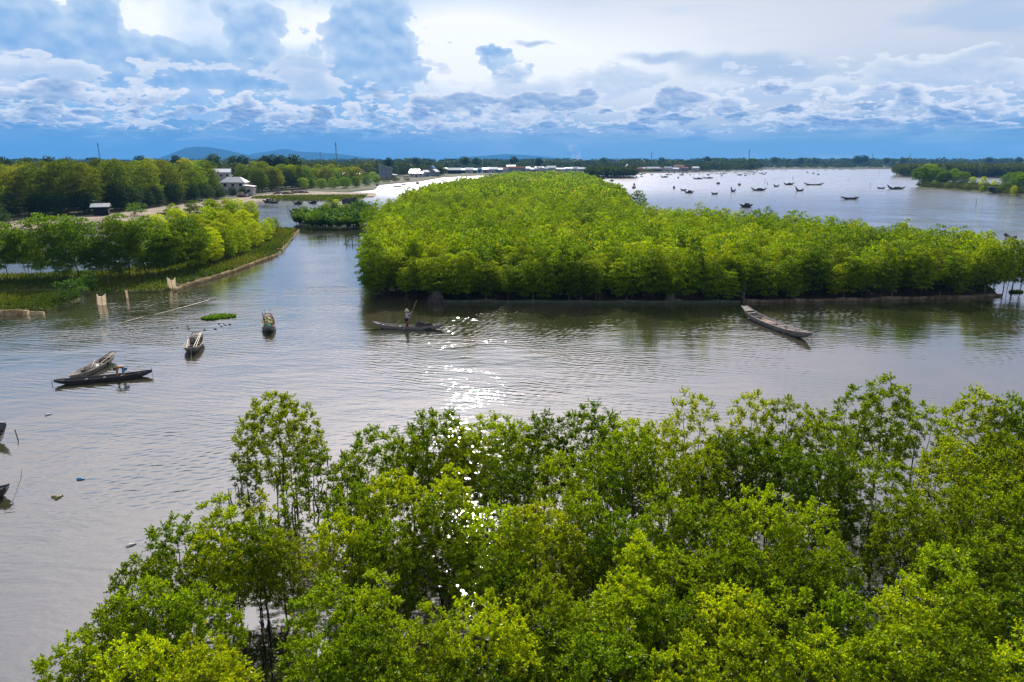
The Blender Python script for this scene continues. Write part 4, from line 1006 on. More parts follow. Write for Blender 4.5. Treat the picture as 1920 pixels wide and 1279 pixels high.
# ------------------------------------------------------------------ people
def skin_part(name, verts, edges, rad, m, parent, root=0, sub=2):
    me = D.meshes.new(name); me.from_pydata(verts, edges, []); o = link(name, me, parent)
    s = o.modifiers.new('skin', 'SKIN'); s.use_smooth_shade = True
    for i, v in enumerate(me.skin_vertices[0].data):
        r = rad[i]; v.radius = r if hasattr(r, '__len__') else (r, r); v.use_root = (i == root)
    u = o.modifiers.new('sub', 'SUBSURF'); u.levels = sub; u.render_levels = sub
    dg = bpy.context.evaluated_depsgraph_get(); ev = D.meshes.new_from_object(o.evaluated_get(dg)); o.modifiers.clear()
    ev.name = name; ev.materials.clear(); ev.materials.append(m); o.data = ev; return o
def hand_chain(V, E, Rr, wrist, elbow, side):
    'palm and five fingers of unequal length, curled'
    w_ = Vector(V[wrist]); d = (w_ - Vector(V[elbow])).normalized(); a = d.cross(Vector((0, 0, 1)))
    a = a.normalized() if a.length > .1 else Vector((0, 1, 0)); u = a.cross(d).normalized() * side
    V.append(tuple(w_ + d * .06)); E.append((wrist, len(V) - 1)); Rr.append((.034, .018)); palm = len(V) - 1
    for k, ln in enumerate((.060, .068, .064, .050)):
        b = w_ + d * .09 + a * (k - 1.5) * .019
        V.append(tuple(b)); E.append((palm, len(V) - 1)); Rr.append((.010, .010))
        V.append(tuple(b + d * ln * .5 - u * .012)); E.append((len(V) - 2, len(V) - 1)); Rr.append((.009, .009))
        V.append(tuple(b + d * ln * .7 - u * .040)); E.append((len(V) - 2, len(V) - 1)); Rr.append((.008, .008))
    t = w_ + d * .03 + a * .035
    V.append(tuple(t)); E.append((wrist, len(V) - 1)); Rr.append((.011, .011))
    V.append(tuple(t + d * .035 + a * .018 - u * .012)); E.append((len(V) - 2, len(V) - 1)); Rr.append((.009, .009))
J = ['pelvis', 'waist', 'chest', 'neck', 'head', 'crown', 'sl', 'el', 'wl', 'sr', 'er', 'wr', 'hl', 'kl', 'al', 'tl', 'hr', 'kr', 'ar', 'tr']
JE = [('pelvis', 'waist'), ('waist', 'chest'), ('chest', 'neck'), ('neck', 'head'), ('head', 'crown'), ('chest', 'sl'), ('sl', 'el'), ('el', 'wl'), ('chest', 'sr'), ('sr', 'er'), ('er', 'wr'),
      ('pelvis', 'hl'), ('hl', 'kl'), ('kl', 'al'), ('al', 'tl'), ('pelvis', 'hr'), ('hr', 'kr'), ('kr', 'ar'), ('ar', 'tr')]
JR = dict(pelvis=(.145, .10), waist=(.125, .09), chest=(.15, .10), neck=.052, head=(.078, .088), crown=(.070, .078), sl=.058, el=.042, wl=.028, sr=.058, er=.042, wr=.028, hl=.088, kl=.058, al=.038, tl=.034, hr=.088, kr=.058, ar=.038, tr=.034)
def person(loc, rz, pose, top, legs, label, hat=None, sleeves=True, longleg=True):
    o = empty('person', loc, rz, label=label, cat='person')
    V = [pose[j] for j in J]; E = [(J.index(a), J.index(b)) for a, b in JE]; Rr = [JR[j] for j in J]
    hand_chain(V, E, Rr, J.index('wl'), J.index('el'), 1); hand_chain(V, E, Rr, J.index('wr'), J.index('er'), -1)
    hd, cr = Vector(pose['head']), Vector(pose['crown']); nk = Vector(pose['neck'])
    up = (cr - hd).normalized(); fw = (Vector((1, 0, 0)) - up * up.x).normalized(); sd = up.cross(fw)
    V.append(tuple(hd + fw * .085 - up * .005)); E.append((J.index('head'), len(V) - 1)); Rr.append(.014)      # nose
    skin_part('body', V, E, Rr, M['skin'], o)
    mb = MB()                                                                                             # face
    for s in (-1, 1): mb.box(tuple(hd + fw * .078 + sd * s * .030 + up * .02), (.012, .016, .010))
    mb.build('eyes', M['dark'], o)
    mb = MB(); mb.box(tuple(hd + fw * .078 - up * .045), (.012, .040, .010)); mb.build('mouth', M['tile'], o)
    mb = MB()
    for s in (-1, 1): mb.box(tuple(hd + sd * s * .088), (.030, .014, .050))
    mb.build('ears', M['skin'], o)
    def sub(names, grow, root):
        vs = [pose[j] for j in names]; es = [(names.index(a), names.index(b)) for a, b in JE if a in names and b in names]
        return vs, es, [tuple((r + grow) for r in (JR[j] if hasattr(JR[j], '__len__') else (JR[j], JR[j]))) for j in names], names.index(root)
    n = ['pelvis', 'waist', 'chest', 'sl', 'sr', 'el', 'er'] + (['wl', 'wr'] if sleeves else [])
    v, e, r, k = sub(n, .016, 'pelvis'); skin_part('shirt', v, e, r, top, o, k)
    n = ['pelvis', 'hl', 'kl', 'hr', 'kr'] + (['al', 'ar'] if longleg else [])
    v, e, r, k = sub(n, .022, 'pelvis'); skin_part('trousers', v, e, r, legs, o, k)
    hb = MB(); prof = [(.095, -.02), (.105, .03), (.085, .085), (.03, .105), (.0, .108)]
    hc = cr
    def ringed(prof, c, m, nm):
        mb = MB(); rows = []
        for rr, zz in prof: rows.append([tuple(c + (fw * math.cos(t * math.tau / 14) + sd * math.sin(t * math.tau / 14)) * max(rr, .002) + up * zz) for t in range(14)])
        mb.grid(rows, True); mb.build(nm, m, o, smooth=True)
    ringed([(.088, -.09), (.100, -.03), (.095, .03), (.06, .07), (.0, .085)], cr - fw * .012 - up * .015, M['hair'], 'hair')
    if hat == 'cone': ringed([(.215, -.03), (.205, -.015), (.10, .065), (.015, .12), (.0, .12)], cr + up * .02, M['hat'], 'hat')
    if hat == 'bucket': ringed([(.19, -.045), (.115, .0), (.108, .08), (.07, .12), (.0, .125)], cr + up * .01, M['hat'], 'hat')
    return o
stand = dict(pelvis=(0, 0, .84), waist=(.0, 0, .98), chest=(.01, 0, 1.20), neck=(.02, 0, 1.35), head=(.035, 0, 1.46), crown=(.035, 0, 1.54), sl=(.0, .17, 1.28), el=(.22, .20, 1.16), wl=(.36, .10, 1.36),
             sr=(.0, -.17, 1.28), er=(.10, -.26, 1.04), wr=(.26, -.14, .96), hl=(0, .09, .80), kl=(.05, .10, .44), al=(.02, .11, .06), tl=(.16, .12, .03), hr=(0, -.09, .80), kr=(.0, -.11, .44), ar=(-.08, -.12, .06), tr=(.06, -.13, .03))
px_ = (g(766, 612).x - bE.location.x)
fe = inboat(bE, px_, 0, .02)
poler = person(fe, bE.rotation_euler.z + .1, stand, M['shirt'], M['trousers'], 'person in a pale hat, lilac-white shirt and maroon trousers standing and poling a sampan', hat='bucket')
poler.scale = (1.1, 1.1, 1.1)
rod('boat_pole', [fe + Vector((-.42, -.55, -.35)), fe + Vector((.30, -.10, 1.05)), fe + Vector((.42, .0, 1.38)), fe + Vector((.95, .35, 2.6))], .022, 'bamboo', 'long bamboo pole held by the standing person, its foot in the water', 'pole')
bend = dict(pelvis=(0, 0, .74), waist=(.10, 0, .86), chest=(.34, 0, .92), neck=(.48, 0, .86), head=(.58, 0, .80), crown=(.64, 0, .74), sl=(.36, .18, .88), el=(.46, .20, .60), wl=(.44, .14, .34),
            sr=(.36, -.18, .88), er=(.50, -.20, .60), wr=(.50, -.13, .34), hl=(0, .10, .70), kl=(.14, .13, .40), al=(-.02, .13, .06), tl=(.12, .14, .03), hr=(0, -.10, .70), kr=(.14, -.13, .40), ar=(-.02, -.13, .06), tr=(.12, -.14, .03))
fa = inboat(bA, (g(240, 700, .3) - bA.location).x, 0, .02)
person(fa, bA.rotation_euler.z + math.pi + .15, bend, M['tan_shirt'], M['shorts'], 'person in a tan shirt and blue shorts bending over in the black sampan', longleg=False)

# ------------------------------------------------------------------ boats of the lagoon
def far_boat(px, py, lpx, ang, kind, label, group=None):
    'side-on length lpx in photo pixels, ang degrees of turn away from side-on'
    p = g(px, py); depth = p.y * math.cos(R(PITCH)) + 15 * math.sin(R(PITCH))
    L = lpx / FOC * depth / max(.25, abs(math.cos(R(ang)))) if ang < 60 else 6.5
    L = min(max(L, 3.5), 13); d = Vector((math.cos(R(ang)), math.sin(R(ang)), 0)) * L / 2
    up = .95 if 'u' in kind else .40
    o = boat('fishing_boat', p - d, p + d, 0, B=min(1.8, .9 + L * .06), H=.60, rf=up * (1.3 if 'v' in kind else 1), ra=up * 1.25 * (1 if 'w' not in kind else 1.7), m='dark_wood', label=label, group=group, thwarts=2, deck=False, floor=False, far=True, ef=.22, ea=.24)
    if 'c' in kind or 'r' in kind or 'k' in kind:        # arched cover
        mb = MB(); rows = []; l2 = L * .15; cx = L * .06
        for i in range(7):
            t = math.pi * i / 6; rows.append([(cx + x, -math.cos(t) * .6, .50 + math.sin(t) * .80) for x in (-l2, 0, l2)])
        rows2 = [[(x, y * .93, z_ - .04) for x, y, z_ in r] for r in rows]
        mb.grid(rows); mb.grid([r[::-1] for r in rows2]); mb.build('canopy', M['tarp_red'] if 'r' in kind else M['net'] if 'c' in kind else M['dark_wood'], o)
    if 'b' in kind:                                       # tall dark box of traps
        mb = MB(); mb.box((0, 0, .85), (L * .26, 1.0, 1.0)); mb.box((.12, .05, 1.2), (L * .16, .6, .2), .2); mb.build('deck_house', M['dark_wood'], o)
    if 'h' in kind:                                       # white bag or float
        heap('sack', p + Vector((-d.x * .45, -d.y * .45, .3)), .3, (1.1, .8, .8), 'foam', 'white sack aboard the ' + label.split(',')[0], 'sack', 'white sacks on far shore boats' if 'cluster' in label else None, seed=int(px))
    if 'p' in kind:
        q = dup(mini[0], p + d * .55 + Vector((0, 0, .1)), R(ang), 1.0, 'tiny seated person aboard the ' + label.split(',')[0])
    return o
def small_person(pose, label):
    o = empty('person', (0, 0, -50), 0, label=label, cat='person')
    V = [pose[j] for j in J]; E = [(J.index(a), J.index(b)) for a, b in JE]
    skin_part('body', V, E, [JR[j] for j in J], M['skin'], o, sub=1)
    n = ['pelvis', 'waist', 'chest', 'sl', 'sr', 'el', 'er']; gr = lambda n_: [tuple((r + .02) for r in (JR[j] if hasattr(JR[j], '__len__') else (JR[j], JR[j]))) for j in n_]
    es = lambda n_: [(n_.index(a), n_.index(b)) for a, b in JE if a in n_ and b in n_]
    skin_part('shirt', [pose[j] for j in n], es(n), gr(n), M['net'], o, 0, 1)
    n = ['pelvis', 'hl', 'kl', 'hr', 'kr', 'al', 'ar']; skin_part('trousers', [pose[j] for j in n], es(n), gr(n), M['dark'], o, 0, 1)
    mb = MB(); c = Vector(pose['crown']); rows = [[tuple(c + Vector((math.cos(t * .7854) * rr, math.sin(t * .7854) * rr, zz))) for t in range(8)] for rr, zz in ((.2, -.01), (.1, .06), (.005, .12))]
    mb.grid(rows, True); mb.build('hat', M['hat'], o)
    return o
seat = dict(pelvis=(0, 0, .50), waist=(.02, 0, .64), chest=(.05, 0, .86), neck=(.07, 0, 1.0), head=(.09, 0, 1.11), crown=(.09, 0, 1.19), sl=(.04, .17, .94), el=(.16, .2, .72), wl=(.34, .1, .66),
            sr=(.04, -.17, .94), er=(.16, -.2, .72), wr=(.34, -.1, .66), hl=(0, .09, .48), kl=(.40, .12, .52), al=(.42, .12, .12), tl=(.55, .12, .1), hr=(0, -.09, .48), kr=(.40, -.12, .52), ar=(.42, -.12, .12), tr=(.55, -.12, .1))
mini = [small_person(seat, 'x'), small_person(stand, 'x')]
FB = [
 (1131, 336, 12, 20, 'uh', 'boat with a white load by the tip of the big island'), (1147, 340, 9, 40, 'c', 'low dark boat off the tip of the big island'),
 (1160, 346.5, 8, 75, 'cp', 'end-on boat nearest the right edge of the big island'), (1170, 335, 12, 10, 'uh', 'boat with a white bundle in front of the mangrove islet'),
 (1189, 348, 6, 80, 'b', 'end-on boat, farther of the pair above the lone grey tree'), (1188.5, 353.5, 9, 55, 'cp', 'boat with a stooping figure, nearer of the pair above the lone grey tree'),
 (1193, 332.5, 5, 70, 'c', 'small boat right of the mangrove islet tip'), (1191, 329, 6, 30, '', 'tiny boat by the shore behind the mangrove islet tip'), (1202, 328, 7, 20, 'c', None), (1207, 326.5, 8, 10, '', None), (1203, 331.5, 4, 20, '', None),
 (1217, 324.5, 6, 60, 'h', None), (1222, 328.5, 6, 40, 'u', None), (1246, 333, 16, 8, 'uwc', 'long boat with high curved ends alone in the left of the lagoon'), (1251, 328.5, 8, 5, 'c', None),
 (1255, 325, 4, 70, '', None), (1258, 328, 6, 30, '', None), (1264, 326, 4, 80, '', None), (1278, 328.8, 10, 15, 'uc', None), (1280, 325.5, 6, 50, '', None), (1271.5, 334.5, 4, 85, 'b', 'tiny end-on boat left of the boat with the arched frame'),
 (1294, 328.5, 5, 80, 'c', None), (1288, 325.5, 4, 70, '', None), (1311, 327, 5, 80, 'c', None), (1309, 336, 22, 6, 'uhc', 'largest distant boat, with a high arched frame amidships'), (1328, 334.8, 20, 5, 'uk', 'long boat touching the right end of the boat with the arched frame'),
 (1328, 329, 6, 30, 'uc', None), (1335, 325, 9, 5, '', None), (1344, 325.8, 7, 10, '', None), (1351, 326.5, 5, 60, 'c', None), (1353, 330.8, 5, 80, 'b', None), (1359, 325.5, 9, 12, 'u', None), (1355, 327.5, 4, 60, '', None),
 (1263.5, 354, 6, 80, 'bp', 'end-on boat with an upright figure, left of the slim canoe pair'), (1281.5, 357.5, 8, 12, '', 'tiny slim canoe, left one of the pair below the arched-frame boat'), (1292, 362, 19, 3, 'c', 'slim canoe with a bent stern pole, right one of the pair'),
 (1340, 364.5, 9, 12, '', 'short flat canoe nearest the big island in mid lagoon'), (1346.5, 345.5, 5, 30, 'c', 'small solitary boat in the middle of the lagoon'), (1386, 348, 5, 85, 'b', 'round-looking end-on boat in the middle of the lagoon'),
 (1374.5, 359.5, 11, 30, 'uw', 'boat with one very high stern, left of the wide curved boat'), (1379, 324, 4, 60, '', None), (1387, 329, 11, 6, 'uc', None), (1398, 326, 7, 20, 'h', None), (1398, 330, 6, 10, 'u', None), (1404.5, 327, 4, 70, '', None),
 (1413, 327.2, 5, 30, '', None), (1415, 323.8, 9, 8, 'h', None), (1420, 321, 4, 60, '', None), (1426, 325.5, 8, 5, '', None), (1432, 327.2, 9, 25, 'uw', None), (1436, 325.5, 4, 50, 'u', None),
 (1409, 319.6, 4, 50, 'h', None), (1428, 319.8, 4, 50, 'h', None), (1449, 319.4, 3, 50, 'h', None), (1473, 320.2, 4, 50, 'h', None), (1465, 320.6, 3, 50, '', None), (1505, 319.4, 3, 50, 'h', None),
 (1455.5, 350.3, 12, 10, 'uh', 'boat with a white tarp, right of the standing figure in the water'), (1422.5, 357.5, 31, 4, 'uc', 'wide curved boat with a seated crew, largest in the mid lagoon'), (1479, 346.8, 21, 5, 'uvr', 'boat with a rust-red cover, left of the longest boat'),
 (1499, 358.5, 19, 18, 'uwh', 'boat with a white tarp and steep stern, below the longest boat'), (1525.5, 347.3, 39, 2, 'u', 'longest and lowest-lying boat in the right of the lagoon'),
 (1513.5, 324, 3, 85, 'b', 'far dark dot-like boat, first of three in a slanting line'), (1525, 326, 3, 85, 'b', 'far dark dot-like boat, second of three in a slanting line'), (1534, 328, 4, 85, 'b', 'far dark dot-like boat, third of three in a slanting line'), (1533.5, 320.5, 3, 60, '', None), (1548, 319.5, 5, 10, '', None),
 (1563, 319.0, 4, 40, '', None), (1577, 318.9, 9, 4, '', None), (1596, 318.8, 4, 40, '', None), (1601, 318.9, 4, 40, '', None),
 (1594.5, 373.5, 33, 2, 'p', 'canoe with two people at its left end, nearest boat in the open lagoon'), (1680, 355, 36, 3, 'uwkp', 'boat with a long rounded load, moored left of the grassy spit'), (1652, 354, 16, 3, '', 'small flat canoe tied to the left of the loaded boat'),
 (1893, 450, 12, 70, '', 'pale boat tip with two dark pots behind the trees at the right edge'), (1399, 388, 26, 6, 'k', 'grey boat half hidden behind the island treetops'),
 (504, 379.5, 7, 70, 'b', 'small boat at the far left of the side channel'), (514, 381, 9, 5, '', 'flat canoe right of the small boat in the side channel'), (559, 383, 9, 30, 'c', 'dark boat in the side channel, left of the two-ended one'), (586.5, 382, 17, 5, 'cp', 'longer boat in the side channel, a figure at its left end'),
 (552.5, 400, 12, 50, 'b', 'boat with a boxy load, nearest in the side channel'), (757, 347, 9, 10, '', 'canoe against the bright inlet left of the island tip'), (706, 349, 10, 10, 'c', 'boat under the grey house by the inlet'), (783, 345, 4, 70, 'b', 'dark dot-like boat at the top of the bright inlet'), (745, 350.5, 20, 3, '', 'long low raft across the bright inlet'),
]
for row in FB:
    if row[5] is None: far_boat(*row[:5], 'tiny dark boat among the cluster anchored along the far village shore', 'boats clustered along the far shore')
    else: far_boat(*row[:5], row[5])
p = g(1591, 373.5); dup(mini[0], p + Vector((-3.0, 0, .1)), 0, 1.0, 'left of two tiny people in the nearest canoe of the open lagoon')
p = g(1439, 346); dup(mini[1], p + Vector((0, 0, -.4)), .5, 1.15, 'lone dark figure standing in the lagoon shallows')
for m_ in mini:
    for ch in list(m_.children): D.objects.remove(ch)
    D.objects.remove(m_)
# poles standing in the lagoon
for i, (px, py, h) in enumerate([(1301, 329, 3), (1486, 338, 3), (1434, 344, 3.2), (1631, 350, 2.5), (1830, 382, 1.6), (1648, 326, 5), (1240, 322, 5), (1512, 316, 6), (1590, 340, 2)]):
    p = g(px, py); rod('fishing_pole_stake', [p + Vector((0, 0, -.5)), p + Vector((.1, 0, h))], .06 + p.y / 9000, 'dark_wood', 'thin upright stake standing alone in the open lagoon', 'stake', 'stakes in the lagoon', 4)

# ------------------------------------------------------------------ nets, posts and cloths
def resample(pts, step):
    out = [pts[0].copy()]
    for a, b in zip(pts, pts[1:]):
        n = max(1, int((b - a).length / step))
        out += [a.lerp(b, (k + 1) / n) for k in range(n)]
    return out
def net_fence(pts, h, m, label, post_every=5, post_h=.45, out=.22, seed=1, group=None, sag=.22, name='net_fence', pm='bark_pale', pr=.03):
    rnd_ = random.Random(seed); P_ = resample(pts, .6); c = P_[0].copy(); c.z = 0
    o = empty(name, c, 0, label=label, cat='net fence', group=group)
    rows = [[], [], [], [], []]; hh = h
    for i, p in enumerate(P_):
        d = (P_[min(i + 1, len(P_) - 1)] - P_[max(i - 1, 0)]).normalized(); n = Vector((d.y, -d.x, 0))
        if n.y > 0: n = -n
        f = abs(math.sin(i * math.pi / (post_every * 1.0))); z = hh * (1 - sag * f) + rnd_.uniform(-.03, .03)
        q = p - c; w_ = rnd_.uniform(-.03, .03)
        rows[0].append(q + n * (out + w_) + Vector((0, 0, -.3))); rows[1].append(q + n * (out * .9 + w_) + Vector((0, 0, z * .35)))
        rows[2].append(q + n * (out * .35 + w_) + Vector((0, 0, z * .93))); rows[3].append(q - n * .02 + Vector((0, 0, z))); rows[4].append(q - n * .08 + Vector((0, 0, -.3)))
    mb = MB(); mb.grid([[tuple(v) for v in r] for r in rows]); mb.build('netting', M[m], o, smooth=True)
    for i in range(0, len(P_), post_every):
        q = P_[i] - c; hp = h + post_h * rnd_.uniform(.5, 1.6); mb = MB(); mb.tube([tuple(q + Vector((0, -.06 - out * .4, -.3))), tuple(q + Vector((rnd_.uniform(-.06, .06), -.04, hp)))], pr, 5); mb.build('post', M[pm], o)
    return o
net_fence(gp([(822, 568), (900, 567.5), (1000, 568), (1100, 568.5), (1240, 569), (1388, 568)]), .38, 'net_green', 'low dark green net fence along the front of the mangrove island', 8, .5, seed=2, sag=.3, out=.07)
net_fence(gp([(1393, 567), (1480, 567), (1600, 564.5), (1700, 562), (1800, 559), (1878, 556)]), .42, 'net_tan', 'low tan net fence along the right front of the mangrove island', 9, .6, seed=3, sag=.3, out=.07)
net_fence(gp([(325, 547), (352, 537), (400, 523), (440, 510), (478, 495), (506, 485), (519, 480)]), .52, 'net_pale', 'pale fabric fence along the water edge of the left grassy bank', 5, .25, .22, 4, pm='bark')
net_fence(gp([(519, 473), (528, 472), (533, 466), (531, 460), (540, 450), (552, 441), (561, 434)]), .62, 'net_pale', 'pale fabric fence curving up the channel beyond the long bank fence', 5, .5, .2, 5, pm='bark')
net_fence(gp([(-120, 590), (-20, 590), (56, 590)]), .55, 'net_pale', 'pale thick net roll in front of the grass at the left edge', 6, .1, .45, 6)
net_fence(gp([(58, 590), (84, 590)]), .38, 'net_pale', 'short pinkish net end right of the thick roll at the left edge', 4, .3, .3, 7)
net_fence(gp([(284, 547), (300, 545.5), (318, 544)]), .06, 'net_pale', 'thin floating net line left of the tall white net posts', 9, .2, .1, 8)
# net trap where the channel narrows, and dark bundles at the island's foot
for i, (px, py, s, lab) in enumerate([(818, 567, 1.4, 'dark brown net bundle hung at the left end of the green net fence'), (1256, 566, .95, 'grey-brown net bundle on the green net fence near the large sampan')]):
    p = g(px, py); o = empty('net_bundle', (p.x, p.y - .2, 0), 0, label=lab, cat='net bundle')
    bm_ = heap('net_hump', (0, 0, -.2), 0, (s * 1.2, .7, s), 'net', '', '', seed=20 + i, rough=.18); bm_.parent = o
    for kk in ('label', 'category'):
        if kk in bm_: del bm_[kk]
    for s_ in (-1, 1): mb = MB(); mb.tube([(s_ * s * .45, -.1, -.4), (s_ * s * .42, -.1, s * 1.02)], .04, 5); mb.build('post', M['bark'], o)
def cloth(px, py, w_, h, label, seed, n=2):
    p = g(px, py); o = empty('cloth_screen', (p.x, p.y, 0), 0, label=label, cat='net screen'); r_ = random.Random(seed)
    for k in range(n + 1):
        x = -w_ / 2 + w_ * k / n; mb = MB(); mb.tube([(x, .06, -.5), (x + r_.uniform(-.05, .05), .06, h * r_.uniform(1.0, 1.25))], .03, 5); mb.build('post', M['bark_pale'], o)
    mb = MB(); rows = []
    for j in range(7):
        z = h * j / 6; rows.append([(-w_ / 2 + w_ * i / 10, .10 * math.sin(i * 1.3 + j * .4 + seed) - .02, z * (1 - .25 * math.sin(math.pi * i / 10) * (j / 6) ** 2)) for i in range(11)])
    mb.grid(rows); mb.grid([[(x, y + .03, z) for x, y, z in r][::-1] for r in rows]); mb.build('cloth', M['cloth_white'], o, smooth=True)
cloth(324, 543, 1.0, 1.5, 'white net screen on posts at the near end of the long fabric fence', 3)
cloth(192, 573, 1.0, 1.3, 'sagging white net screen standing in the water off the grassy point', 5)
cloth(239, 560, .25, 1.1, 'narrow yellowish net flag on a stick in the shallows', 7, 1)
for i, (px, py, h, lab) in enumerate([(236, 556, 1.5, 'thin bare stick beside the yellowish net flag'), (205, 543, 2.0, 'tall thin stick on the left bank above the sagging screen'), (68, 590, 1.5, 'bare stick at the right end of the thick net roll'),
                                      (1394, 566, 2.2, 'lighter thin post beside the thick brown mooring post'), (1066, 566, 1.3, 'whitish post rising from the middle of the green net fence'), (540, 400, 2.5, 'thin pole in the side channel'), (1887, 548, 1.6, 'thin dark post at the right end of the tan netting'), (1895, 548, 1.2, 'short post next to the right end of the tan netting')]):
    p = g(px, py); rod('stick', [p + Vector((0, 0, -.4)), p + Vector((.08, 0, h))], .035, 'bark_pale', lab, 'post')
# channel mouth: small jetty with leaning post
p = g(660, 455); o = empty('jetty', (p.x, p.y, 0), .2, label='small rickety jetty with hanging nets at the left side of the island', cat='jetty')
for x in (-1.2, 0, 1.2):
    for y in (0, 2.0): mb = MB(); mb.tube([(x, y, -.5), (x + .1, y, 1.4)], .05, 5); mb.build('post', M['bark'], o)
mb = MB(); mb.box((0, 1, .50), (2.2, .5, .07)); mb.build('deck', M['weed'], o)
mb = MB(); mb.tube([(-1.8, -3.2, -.3), (-.6, -.5, .7), (.6, .6, .95)], .07, 5); mb.build('brace', M['weed'], o)

# ------------------------------------------------------------------ things afloat
def weed_patch(px, py, w_, d_, label, seed, m='palm'):
    p = g(px, py); rng = np.random.default_rng(seed); n = 900
    a = rng.uniform(0, 6.28, n); r_ = rng.uniform(0, 1, n) ** .5; pos = np.stack([np.cos(a) * r_ * w_ / 2, np.sin(a) * r_ * d_ / 2, np.zeros(n)], 1)
    V, F = leaves(rng, pos, rng.normal(size=(n, 3)) * .6 + np.array([0, 0, .6]), .26, .09)
    me = raw_mesh('floating_weed', V, F, M[m], attr=rng.uniform(.2, .7, n)); o = link('floating_weed', me, None, (p.x, p.y, .0)); return tag(o, label, 'water plants')
weed_patch(418, 594, 2.6, 1.5, 'green floating weed mat, wider right half of the pair', 3)
weed_patch(394, 598, 1.7, 1.0, 'smaller green floating weed mat left of the wide one', 4)
weed_patch(1905, 548, 1.5, .6, 'tuft of weed at the right end of the tan netting', 6)
r3 = random.Random(8)
for i in range(16):
    px = 418 + r3.gauss(0, 5) if i < 8 else 330 + r3.uniform(-10, 80); py = 609 + r3.uniform(-2, 3) if i < 8 else 614 + r3.uniform(-4, 5)
    heap('debris_scrap', g(px, py) + Vector((0, 0, -.03)), r3.uniform(0, 3), (r3.uniform(.15, .4), r3.uniform(.1, .25), .12), r3.choice(['weed', 'weed', 'foam', 'dark_wood']),
         'scrap of floating debris drifting below the green weed mats' if i < 8 else 'tiny dark scrap drifting between the weed mats and the left boats', 'debris', 'debris below the weed mats' if i < 8 else 'scraps left of the weed mats', seed=i, n=2)
def bottle(px, py, rz, m, m2, label):
    o = empty('bottle', g(px, py) + Vector((0, 0, .02)), rz, label=label, cat='bottle')
    mb = MB(); mb.tube([(-.16, 0, 0), (-.15, 0, 0), (.05, 0, 0), (.12, 0, 0), (.16, 0, 0)], [.05, .075, .075, .035, .03], 10); mb.build('bottle_body', M[m], o, smooth=True)
    mb = MB(); mb.tube([(.155, 0, 0), (.20, 0, 0)], .038, 8); mb.build('cap', M[m2], o)
bottle(151, 899, .1, 'blue_plastic', 'foam', 'blue floating bottle with a pale end off the foreground trees')
bottle(104, 932, .0, 'yellow_junk', 'foam', 'left one of two yellowish floats at the lower left')
bottle(110, 933, 1.2, 'yellow_junk', 'yellow_junk', 'right one of two yellowish floats at the lower left')
bottle(90, 778, .8, 'foam', 'foam', 'small white float below the black sampan')
bottle(245, 1023, .7, 'foam', 'foam', 'white floating scrap just left of the lowest-left mangroves')
rod('floating_pole', [g(290, 590) + Vector((0, 0, -.02)), g(345, 577) + Vector((0, 0, .05)), g(394, 563) + Vector((0, 0, .04))], .04, 'bamboo', 'longer pale bamboo pole floating off the white net screen', 'pole')
rod('floating_pole', [g(212, 610) + Vector((0, 0, -.03)), g(240, 603) + Vector((0, 0, .04)), g(268, 595) + Vector((0, 0, .03))], .04, 'bamboo', 'shorter pale bamboo pole floating off the white net screen', 'pole')

